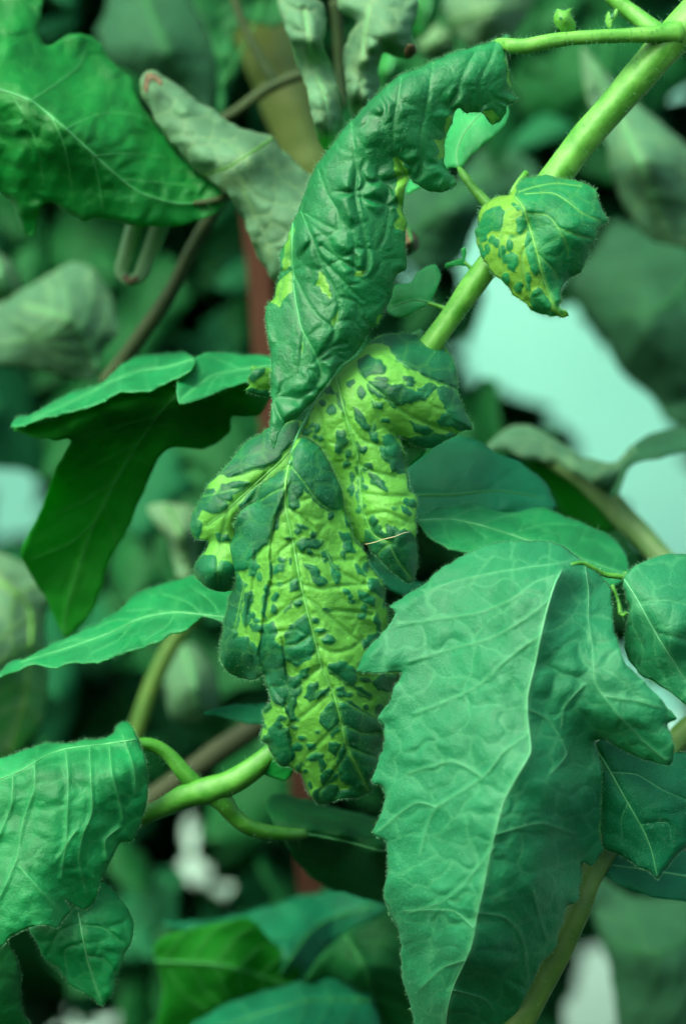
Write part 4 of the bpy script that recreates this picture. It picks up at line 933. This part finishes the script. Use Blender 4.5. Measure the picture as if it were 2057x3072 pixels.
outH3 = V('R3', (50, 422), (80, 380), (150, 366), (250, 308), (350, 258), (450, 233), (500, 198), (550, 148), (620, 108), (720, 93), (830, 82), (890, 118), (875, 160), (830, 195), (740, 236), (680, 262), (620, 266), (540, 272), (480, 304), (400, 340), (300, 362), (200, 385), (110, 420))
leaf(hh, outH3, V('R3', (50, 422, 32), (250, 308, 44), (450, 233, 50), (620, 108, 58), (830, 82, 58), (300, 362, 27.5), (480, 304, 26), (620, 266, 24), (740, 236, 23), (880, 150, 25), (550, 200, 36)), M_MID, spacing=8, mid=V('R3', (880, 120), (760, 155), (640, 170), (520, 215), (350, 300), (150, 390)), curl=(12, 5), hairs=250, vr=(2.5, 1.2), blister=(9, 70), label='lit upper side along the fold')
outH2 = V('R3', (885, 112), (940, 92), (1040, 88), (1130, 96), (1260, 112), (1260, 230), (1150, 220), (1050, 242), (980, 272), (920, 296), (824, 320), (803, 262), (815, 202), (868, 172))
leaf(hh, outH2, V('R3', (885, 112, 36), (1040, 88, 48), (1260, 112, 44), (824, 320, 16), (920, 296, 19), (1150, 220, 28), (803, 250, 21)), M_MID, spacing=8, mid=V('R3', (1250, 150), (1100, 165), (960, 200), (830, 300)), veins=[V('R3', (1100, 165), (1000, 120), (930, 105)), V('R3', (1000, 190), (960, 240), (930, 285))], curl=(14, 6), hairs=150, vr=(2.5, 1.2), side_r=1, blister=(9, 70), label='pale green leaflet in front of the fold')
stem(hh, 'petiole', V('R3', (1150, 160, 34, 8), (1260, 190, 36, 10), (1400, 260, 32, 12)), M_STEM2)

ll = thing('fresh_green_leaf', 'large fresh green lobed leaf with a raised pale midrib beside curled grey leaves', 'tomato leaf', (*V('R1', (1030, 900))[0], 46))
outL = V('R1', (-90, -60), (180, -30), (192, 60), (175, 130), (200, 200), (240, 207), (300, 165), (370, 153), (430, 172), (470, 210), (500, 270), (550, 310), (600, 350), (622, 420), (660, 500), (720, 570), (780, 660), (850, 730), (920, 800), (1000, 860), (1045, 905), (1000, 960), (920, 1000), (800, 1032), (650, 1035), (520, 1012), (430, 1000), (380, 1010), (300, 970), (240, 928), (192, 940), (170, 1010), (150, 1072), (110, 1062), (80, 1000), (60, 930), (0, 880), (-90, 870))
leaf(ll, outL, V('R1', (-80, 370, 30), (140, 460, 28), (280, 570, 28), (400, 680, 30), (520, 790, 34), (-80, 0, 48), (180, 0, 52), (240, 200, 50), (370, 155, 56), (600, 350, 56), (350, 400, 46), (780, 660, 52), (1040, 905, 48), (700, 800, 42), (800, 1030, 44), (430, 1000, 40), (240, 928, 38), (110, 1062, 44), (250, 750, 32), (0, 880, 40), (0, 650, 34)), M_FRESH, spacing=8, mid=V('R1', (-80, 370), (0, 410), (140, 460), (280, 570), (400, 680), (520, 790), (640, 880), (820, 930), (1000, 910)),
     veins=[V('R1', (140, 460), (260, 380), (360, 300), (400, 200)), V('R1', (300, 590), (450, 520), (600, 520), (700, 560)), V('R1', (430, 710), (600, 700), (760, 720)), V('R1', (60, 440), (130, 560), (180, 700), (200, 850)), V('R1', (240, 540), (300, 680), (330, 860)), V('R1', (420, 700), (450, 820), (470, 960)), V('R1', (560, 820), (700, 830), (900, 850))], blister=(17, 84), wave=(14, 220), curl=(22, 16), vr=(4, 2), vmat=M_VEIN, side_r=1.2, vein_depth=-4, label='lobed leaflet')
stem(ll, 'petiole', V('R1', (880, 930, 46, 9), (1000, 910, 46, 11), (1060, 880, 52, 13), (1150, 760, 75, 14)), M_TWIG)

mm = thing('rolled_grey_leaf', 'grey green rolled leaf with a brown tip behind the fresh green leaf', 'dry leaf', (*V('R1', (1240, 1270))[0], 60))
outM = V('R1', (640, 372), (660, 332), (700, 320), (760, 350), (830, 400), (900, 460), (980, 500), (1050, 560), (1150, 600), (1240, 620), (1290, 680), (1350, 740), (1420, 800), (1500, 850), (1520, 980), (1450, 1100), (1400, 1250), (1300, 1320), (1240, 1275), (1180, 1180), (1130, 1060), (1080, 950), (1030, 880), (950, 820), (880, 770), (820, 700), (770, 640), (720, 560), (680, 500), (650, 440))
leaf(mm, outM, V('R1', (640, 372, 52), (700, 320, 58), (980, 500, 56), (1240, 620, 56), (1420, 800, 58), (720, 560, 50), (900, 620, 43), (1030, 880, 44), (1150, 700, 40), (1150, 900, 40), (1130, 1060, 42), (1240, 1270, 42), (1300, 1000, 39), (1500, 950, 44), (1400, 1250, 44), (850, 480, 48)), M_PALEL, spacing=9, mid=V('R1', (1245, 632), (1190, 670), (1120, 715), (1040, 765), (930, 800)), veins=[V('R1', (1120, 720), (1020, 640), (850, 620)), V('R1', (1180, 680), (1280, 800), (1400, 900)), V('R1', (1060, 760), (1180, 900), (1350, 950)), V('R1', (1100, 850), (1200, 1050), (1240, 1200))], blister=(16, 70), curl=(55, 50), vmat=M_STEM2, vr=(4, 2), side_r=1.2)
leaf(mm, V('R1', (655, 400), (660, 345), (690, 330), (725, 350), (735, 385), (715, 372), (690, 362), (678, 390), (672, 430)), V('R1', (655, 400, 48), (690, 330, 49), (735, 385, 46)), M_DRY, name='dry_tip', spacing=8, curl=(0, 0), tubes=False)

nn = thing('crumpled_grey_leaf', 'pair of crumpled grey green leaves hanging above the curled leaflet', 'dry leaf', (*V('Z1', (430, -60))[0], 70))
leaf(nn, V('Z1', (140, -180), (300, -180), (420, -120), (430, 0), (405, 100), (455, 200), (492, 330), (522, 450), (540, 590), (490, 680), (430, 740), (375, 650), (335, 500), (312, 350), (262, 250), (220, 100), (170, -40)), V('Z1', (140, -180, 46), (420, -100, 42), (260, 250, 46), (450, 200, 46), (350, 100, 34), (400, 400, 34), (540, 590, 46), (430, 740, 46), (450, 600, 34)), M_PALEL, spacing=9, blister=(30, 52), stretch=2.2, cellang=.4, curl=(45, 45), mid=V('Z1', (300, -100), (340, 150), (420, 420), (470, 650)), vr=(3, 2))
leaf(nn, V('Z1', (530, 150), (560, 50), (600, -20), (500, -100), (520, -180), (950, -180), (930, 50), (962, 120), (930, 190), (860, 185), (770, 160), (735, 240), (740, 350), (690, 440), (640, 540), (590, 560), (560, 450), (540, 300)), V('Z1', (530, 150, 50), (520, -150, 46), (900, -150, 44), (960, 120, 46), (740, 250, 50), (650, 200, 38), (600, 540, 50), (820, 50, 36), (640, 400, 40)), M_PALEL, spacing=9, blister=(28, 54), stretch=2.0, cellang=.2, curl=(45, 45), mid=V('Z1', (680, -120), (650, 100), (640, 300), (610, 500)), vr=(3, 2))
leaf(nn, V('Z1', (885, 150), (905, 105), (950, 110), (960, 150), (930, 188), (900, 190)), V('Z1', (885, 150, 37), (960, 150, 37), (905, 105, 34)), M_DRY, name='dry_tip', spacing=8, curl=(15, 10), tubes=False)
stem(nn, 'stalk', V('Z1', (520, 480, 90, 14), (510, 250, 90, 16), (500, 50, 88, 16), (480, -150, 86, 18)), M_TWIG)

uu = thing('curled_leaf_tube', 'small pale leaf curled into a hook with brown edge under the fresh green leaf', 'dry leaf', (*V('R1', (700, 1020))[0], 62))
stem(uu, 'rolled_blade', V('R1', (640, 960, 64, 26), (605, 1070, 62, 24), (575, 1180, 60, 22), (560, 1250, 59, 20), (590, 1285, 58, 16), (630, 1270, 58, 20), (670, 1190, 60, 24), (710, 1090, 62, 26), (750, 980, 64, 28)), M_GREY, ribs=.12)
stem(uu, 'dry_edge', V('R1', (570, 1262, 57.2, 9), (592, 1287, 56.6, 9), (625, 1272, 57, 9), (650, 1230, 58, 7)), M_DRY, ribs=.1)

tw = thing('brown_green_twig', 'thin brown green stalk slanting down behind the fresh green leaf', 'stalk', (*V('R1', (560, 1640))[0], 80))
stem(tw, 'stalk', V('R1', (1180, 700, 88, 18), (1080, 830, 84, 19), (980, 960, 80, 20), (880, 1130, 80, 21), (780, 1330, 80, 22), (650, 1520, 80, 24), (480, 1750, 82, 24)), M_TWIG)
tx = thing('crossing_twig', 'dark thin twigs crossing in front of the thick pale stem', 'stalk', (*V('R1', (1040, 530))[0], 96))
stem(tx, 'twig', V('R1', (960, 570, 98, 16), (1060, 520, 96, 17), (1230, 400, 94, 17), (1400, 330, 92, 17), (1500, 300, 92, 16)), M_TWIG)
stem(tx, 'twig', V('R1', (1060, -40, 98, 12), (1110, 110, 97, 13), (1170, 230, 96, 14), (1250, 370, 95, 15)), M_TWIG)

# ================================================================== further back
sm = thing('thick_pale_stem', 'thick yellowish plant stem standing behind the crumpled leaves', 'stem', (*V('R1', (1500, 1000))[0], 150))
stem(sm, 'stem', V('R1', (1080, -120, 150, 96), (1170, 80, 150, 92), (1260, 330, 150, 86), (1350, 580, 150, 78), (1440, 800, 150, 74), (1530, 1000, 150, 70), (1600, 1300, 150, 66)), M_PALE, ribs=.04, sides=20)
sm2 = thing('pale_leaf_stalk', 'pale stalk hanging behind the arched leaf', 'stalk', (*V('F', (310, 1680))[0], 130))
stem(sm2, 'stalk', V('F', (470, 1380, 130, 24), (410, 1450, 130, 24), (360, 1540, 130, 25), (310, 1680, 130, 25), (280, 1780, 132, 24)), M_OLIVE)
sm3 = thing('brown_stalk', 'dull brown stalk slanting behind the forked branch', 'stalk', (*V('R5', (720, 500))[0], 120))
stem(sm3, 'stalk', V('R5', (1400, 40, 122, 34), (1180, 200, 121, 35), (1000, 320, 120, 35), (850, 430, 120, 34), (720, 520, 120, 32), (560, 640, 120, 30)), plain_mat('dull brown stem', (.018, .034, .012), (.035, .055, .02), 80, .7, .2))

st = thing('garden_stake', 'red brown wooden stake standing behind the mottled shoot', 'stake', (1010, 3500, 190))
v0 = world_pts([(752, 500), (1010, 3600)], [190, 190])
bx = []
w = .0034
P0, P1 = v0
vs = []
nst = 24
nstk = Noise(91)
for k in range(nst + 1):
    c = P0 + (P1 - P0) * k / nst
    ww = w * (1 + .06 * math.sin(k * 1.7))
    for a, b in ((-1, -1), (-.8, -1.15), (.8, -1.15), (1, -1), (1, 1), (-1, 1)):
        vs.append(c + np.array([a * ww, b * ww, 0]))
fs = [(k*6 + i, k*6 + (i+1) % 6, (k+1)*6 + (i+1) % 6, (k+1)*6 + i) for k in range(nst) for i in range(6)]
fs += [tuple(range(5, -1, -1)), tuple(nst*6 + i for i in range(6))]
link_mesh('pole', vs, fs, [M_STAKE], st, smooth=False)


def far(name, label, view, pts, ds, mat, blister=(15, 110), curl=(18, 10), mid=None, cat='leaf', group=None, vmat=None, **kw):
    P = V(view, *pts)
    n = len(P)
    c = np.mean([p[:2] for p in P], 0)
    if len(ds) == 3:                                  # near centre, edge depth, tilt over the height
        d0, bow, tilt = ds
        ys = [p[1] for p in P]
        y0, y1 = min(ys), max(ys)
        ctrl = [(p[0], p[1], d0 + bow + tilt * (1 - (p[1] - y0) / (y1 - y0))) for p in P[::max(1, n // 8)]] + [(c[0], c[1], d0 + tilt * .5)]
    t = thing(name, label, cat, (P[0][0], P[0][1], ds[0]), group)
    if mid is None:
        q = np.array([p[:2] for p in P])
        ax = np.linalg.svd(q - c)[2][0]
        e = (q - c) @ ax
        a0, a1 = c + ax * e.min() * .92, c + ax * e.max() * .92
        mid_px = [tuple(a0), tuple(c + .06 * (a1 - a0)[::-1] * (1, -1)), tuple(a1)]
    else:
        mid_px = V(view, *mid)
    ml = catmull(mid_px, False, 10)
    q = np.array([p[:2] for p in P])
    wid = np.sqrt(np.linalg.det(np.cov(q.T))) ** .5 * 1.1
    vv = []
    for f in (.12, .28, .44, .60, .76):
        i = int(f * (len(ml) - 2))
        td = ml[min(i + 2, len(ml) - 1)] - ml[i]
        td /= np.hypot(*td) + 1e-9
        for sg in (-1, 1):
            nd = np.array([-td[1], td[0]]) * sg
            vv.append([tuple(ml[i]), tuple(ml[i] + (nd * .55 + td * .35) * wid), tuple(ml[i] + (nd * .9 + td * .95) * wid)])
    leaf(t, P, ctrl, mat, spacing=kw.pop('spacing', 14), blister=blister, curl=curl, mid=mid_px, veins=vv, wave=(14, 260), vr=(6, 3), vmat=vmat or (M_VEIN if mat in (M_GREY, M_FRESH) else M_VEIND), vw=9, vein_depth=-9, side_r=1.5, **kw)
    return t


far('dim_oval_leaf', 'dim grey green oval leaf above the fresh green leaf', 'R1', [(440, 150), (480, 60), (530, -60), (850, -60), (910, 60), (965, 160), (995, 280), (985, 470), (920, 520), (830, 480), (700, 400), (600, 340), (520, 300)], (170, 14, 10), M_DULL, mid=[(650, -40), (740, 180), (880, 420)])
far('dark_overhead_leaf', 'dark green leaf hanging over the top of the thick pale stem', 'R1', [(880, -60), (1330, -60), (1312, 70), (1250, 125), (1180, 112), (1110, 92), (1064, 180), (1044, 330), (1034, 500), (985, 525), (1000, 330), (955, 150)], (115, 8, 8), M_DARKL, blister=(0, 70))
far('grey_drooping_leaf', 'pale grey green drooping leaf below the hooked dry leaf', 'F', [(-60, 700), (0, 690), (90, 640), (160, 600), (210, 610), (258, 680), (275, 760), (240, 800), (220, 868), (160, 866), (60, 842), (-60, 830)], (110, 14, 10), M_GREY, mid=[(230, 850), (170, 740), (60, 700)], blister=(8, 90))
far('grey_edge_leaf', 'small grey leaf edge beside the drooping grey leaf', 'F', [(-60, 560), (0, 575), (42, 620), (52, 665), (0, 695), (-60, 700)], (125, 10, 6), M_GREY)
far('sagging_pale_leaf', 'pale sagging leaf with yellow ribs below the dark hanging underside', 'F', [(-60, 1250), (0, 1262), (80, 1300), (122, 1360), (105, 1420), (112, 1520), (102, 1640), (40, 1722), (-60, 1760)], (105, 16, 10), M_PALEL, mid=[(0, 1330), (70, 1400), (60, 1590), (25, 1720)], vmat=M_STEM, blister=(9, 110))
far('pale_leaf_behind_fold', 'pale blurred leaf hanging right of the dark underside', 'F', [(335, 1165), (380, 1150), (450, 1165), (455, 1250), (440, 1320), (405, 1315), (385, 1240)], (115, 10, 8), M_PALEL)
far('pale_leaf_under_arch', 'pale blurred leaf under the arched leaf', 'F', [(370, 1520), (400, 1480), (450, 1475), (495, 1540), (500, 1630), (440, 1660), (390, 1640)], (140, 12, 8), M_GREY)
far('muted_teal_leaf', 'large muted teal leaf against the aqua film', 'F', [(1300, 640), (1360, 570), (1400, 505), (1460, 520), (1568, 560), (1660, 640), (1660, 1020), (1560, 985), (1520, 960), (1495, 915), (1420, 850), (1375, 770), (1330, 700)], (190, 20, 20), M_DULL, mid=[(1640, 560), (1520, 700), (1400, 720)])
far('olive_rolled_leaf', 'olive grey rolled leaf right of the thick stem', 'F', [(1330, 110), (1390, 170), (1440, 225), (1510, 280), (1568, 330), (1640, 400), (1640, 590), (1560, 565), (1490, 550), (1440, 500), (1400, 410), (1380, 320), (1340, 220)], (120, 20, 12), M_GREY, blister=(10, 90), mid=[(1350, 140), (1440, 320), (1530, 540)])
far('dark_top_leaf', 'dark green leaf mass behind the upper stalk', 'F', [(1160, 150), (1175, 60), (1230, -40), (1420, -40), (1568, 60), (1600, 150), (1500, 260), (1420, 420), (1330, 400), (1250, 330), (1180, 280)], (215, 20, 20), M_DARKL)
far('grey_cap_leaf', 'pale grey leaf arching at the top behind the small bract', 'F', [(990, -50), (1230, -50), (1222, 0), (1190, 60), (1130, 122), (1075, 112), (1030, 62)], (140, 22, 22), M_PALEL)
far('bright_green_leaf', 'vivid green leaf beside the crumpled grey pair', 'F', [(905, -50), (1020, -50), (1012, 10), (1000, 45), (968, 84), (925, 60)], (130, 8, 6), M_FRESH)
far('bright_green_tip', 'vivid green leaf tip below the crumpled grey pair', 'F', [(855, 200), (860, 130), (880, 105), (935, 130), (905, 175), (870, 225)], (125, 8, 6), M_FRESH)
far('pale_grey_knob_leaf', 'pale grey rounded leaf end under the arching grey leaf', 'F', [(955, 110), (965, 75), (1000, 55), (1035, 75), (1042, 110), (1015, 138), (975, 140)], (150, 16, 8), M_PALEL)
far('teal_grey_leaf', 'blurred blue grey leaf between the curled leaflet and the stem', 'F', [(900, 420), (960, 380), (1040, 420), (1090, 350), (1180, 340), (1240, 420), (1120, 470), (1080, 540), (1050, 600), (960, 620), (900, 560)], (200, 16, 14), M_DULL)
far('dry_knob_leaf', 'small dry leaf knob at the edge of the curled leaflet', 'R2', [(270, 1040), (310, 1050), (345, 1085), (348, 1130), (310, 1160), (270, 1150)], (40, 8, 5), M_DRY, spacing=9)
far('drooping_dark_leaf', 'dark folded leaf low down left of the broad leaf', 'F', [(350, 2170), (390, 2135), (500, 2110), (570, 2100), (610, 2140), (690, 2230), (640, 2330), (600, 2400), (370, 2400), (372, 2260)], (105, 10, -14), M_UNDER)
far('teal_lower_leaf', 'teal leaf arching across the lower middle', 'F', [(370, 2112), (500, 2100), (620, 2070), (700, 2045), (790, 2040), (880, 2070), (860, 2100), (800, 2130), (740, 2180), (700, 2240), (640, 2330), (600, 2400), (520, 2400), (560, 2240), (590, 2140), (480, 2136)], (92, 14, 26), M_TEAL, mid=[(860, 2070), (720, 2120), (620, 2260)])
far('dark_lower_leaf', 'very dark green leaf hanging beside the broad leaf tip', 'F', [(690, 2250), (730, 2190), (790, 2130), (870, 2100), (930, 2120), (970, 2400), (840, 2400), (830, 2280), (760, 2240)], (98, 8, -10), M_DARKL)
far('teal_bottom_leaf', 'teal leaf at the foot of the lower foliage', 'F', [(400, 2420), (440, 2342), (530, 2290), (650, 2252), (760, 2234), (840, 2250), (858, 2300), (860, 2420)], (70, 10, 26), M_TEAL, mid=[(850, 2290), (700, 2290), (500, 2350)])
far('dark_corner_leaf', 'dark teal leaf low down right of the olive stem', 'F', [(1340, 1990), (1450, 2050), (1568, 2050), (1660, 2100), (1660, 2420), (1440, 2420), (1405, 2300), (1390, 2200), (1362, 2120)], (160, 16, 20), M_DULL, mid=[(1640, 2100), (1500, 2180), (1400, 2150)])

# ================================================================== the mass of foliage behind
def foliage(name, label, n, dlo, dhi, gaps, mat, mat2, seed, size=(.030, .060), xr=(-700, 2757), yr=(-900, 3900)):
    r = np.random.RandomState(seed)
    vs, fs, mi = [], [], []
    prof = [0, .45, .72, .66, .86, .7, .55, .3, 0.0]
    made = 0
    for _ in range(n * 3):
        if made >= n:
            break
        x, y = r.uniform(*xr), r.uniform(*yr)
        d = r.uniform(dlo, dhi)
        L = r.uniform(*size) if r.rand() < .48 else r.uniform(.012, .024)
        rpx = L * .36 / (SENS / LENS / H * (FOCUS + d / 1000))
        if any(((x - g[0]) / (g[2] + rpx)) ** 2 + ((y - g[1]) / (g[3] + rpx)) ** 2 < 1 for g in gaps):
            continue
        c = world_pts([(x, y)], [d])[0]
        # drooping blade: tip points down and outward, blade faces up and to the viewer
        az = r.uniform(0, 2 * math.pi)
        t = np.array([math.cos(az) * .8, -.25 + .5 * math.sin(az), -r.uniform(.2, 1.0)])
        t /= np.linalg.norm(t)
        up = np.array([r.normal() * .4, -.7 + r.normal() * .4, 1.0])
        s = np.cross(t, up)
        s /= np.linalg.norm(s)
        u = np.cross(s, t)
        base = len(vs)
        m = len(prof)
        for i in range(m):
            f = i / (m - 1)
            w = prof[i] * L * .42
            bend = -.25 * L * f * f
            for k, j in enumerate((-1, -.5, 0, .5, 1)):
                wob = .05 * L * r.normal() * (abs(j) > .6)
                vs.append(c + t * (f - .5) * L + s * (j * w + wob) + u * (bend - .18 * w * abs(j) * 2 + .02 * L * r.normal()))
        for i in range(m - 1):
            for k in range(4):
                a = base + i * 5 + k
                fs.append((a, a + 1, a + 6, a + 5))
                mi.append(made % 3 == 0)
        made += 1
    o = link_mesh(name, vs, fs, [mat, mat2], None)
    o.data.polygons.foreach_set('material_index', np.array(mi, dtype=np.int32))
    s = o.modifiers.new('thickness', 'SOLIDIFY')
    s.thickness = .0004
    o['kind'] = 'stuff'
    o['label'] = label
    o['category'] = 'foliage'
    return o


k = 2057 / 1568
GAPS = [(g[0] * k, g[1] * k, g[2] * k, g[3] * k) for g in ((1180, 700, 90, 90), (1250, 830, 130, 110), (1400, 930, 110, 80), (1500, 1130, 90, 110), (1540, 1220, 60, 60), (1080, 560, 30, 60), (1550, 230, 30, 30), (0, 1100, 55, 60), (70, 1170, 22, 22), (440, 1900, 12, 22), (450, 2010, 20, 12), (200, 2330, 40, 15),
                                                           (1360, 2240, 35, 70), (1400, 2320, 50, 30), (1450, 1520, 20, 40), (1530, 1620, 30, 30), (1568, 1970, 20, 25), (1180, 1350, 10, 10))]
foliage('background_foliage', 'mass of dark blurred tomato leaves filling the space behind the plants, with added shading leaves above view', 8000, 230, 640, GAPS, M_DARKL, M_SHADE, 11, xr=(-1100, 3150), yr=(-2600, 3900))  # leaves far above the frame are added, unseen, to shade the mass from the top
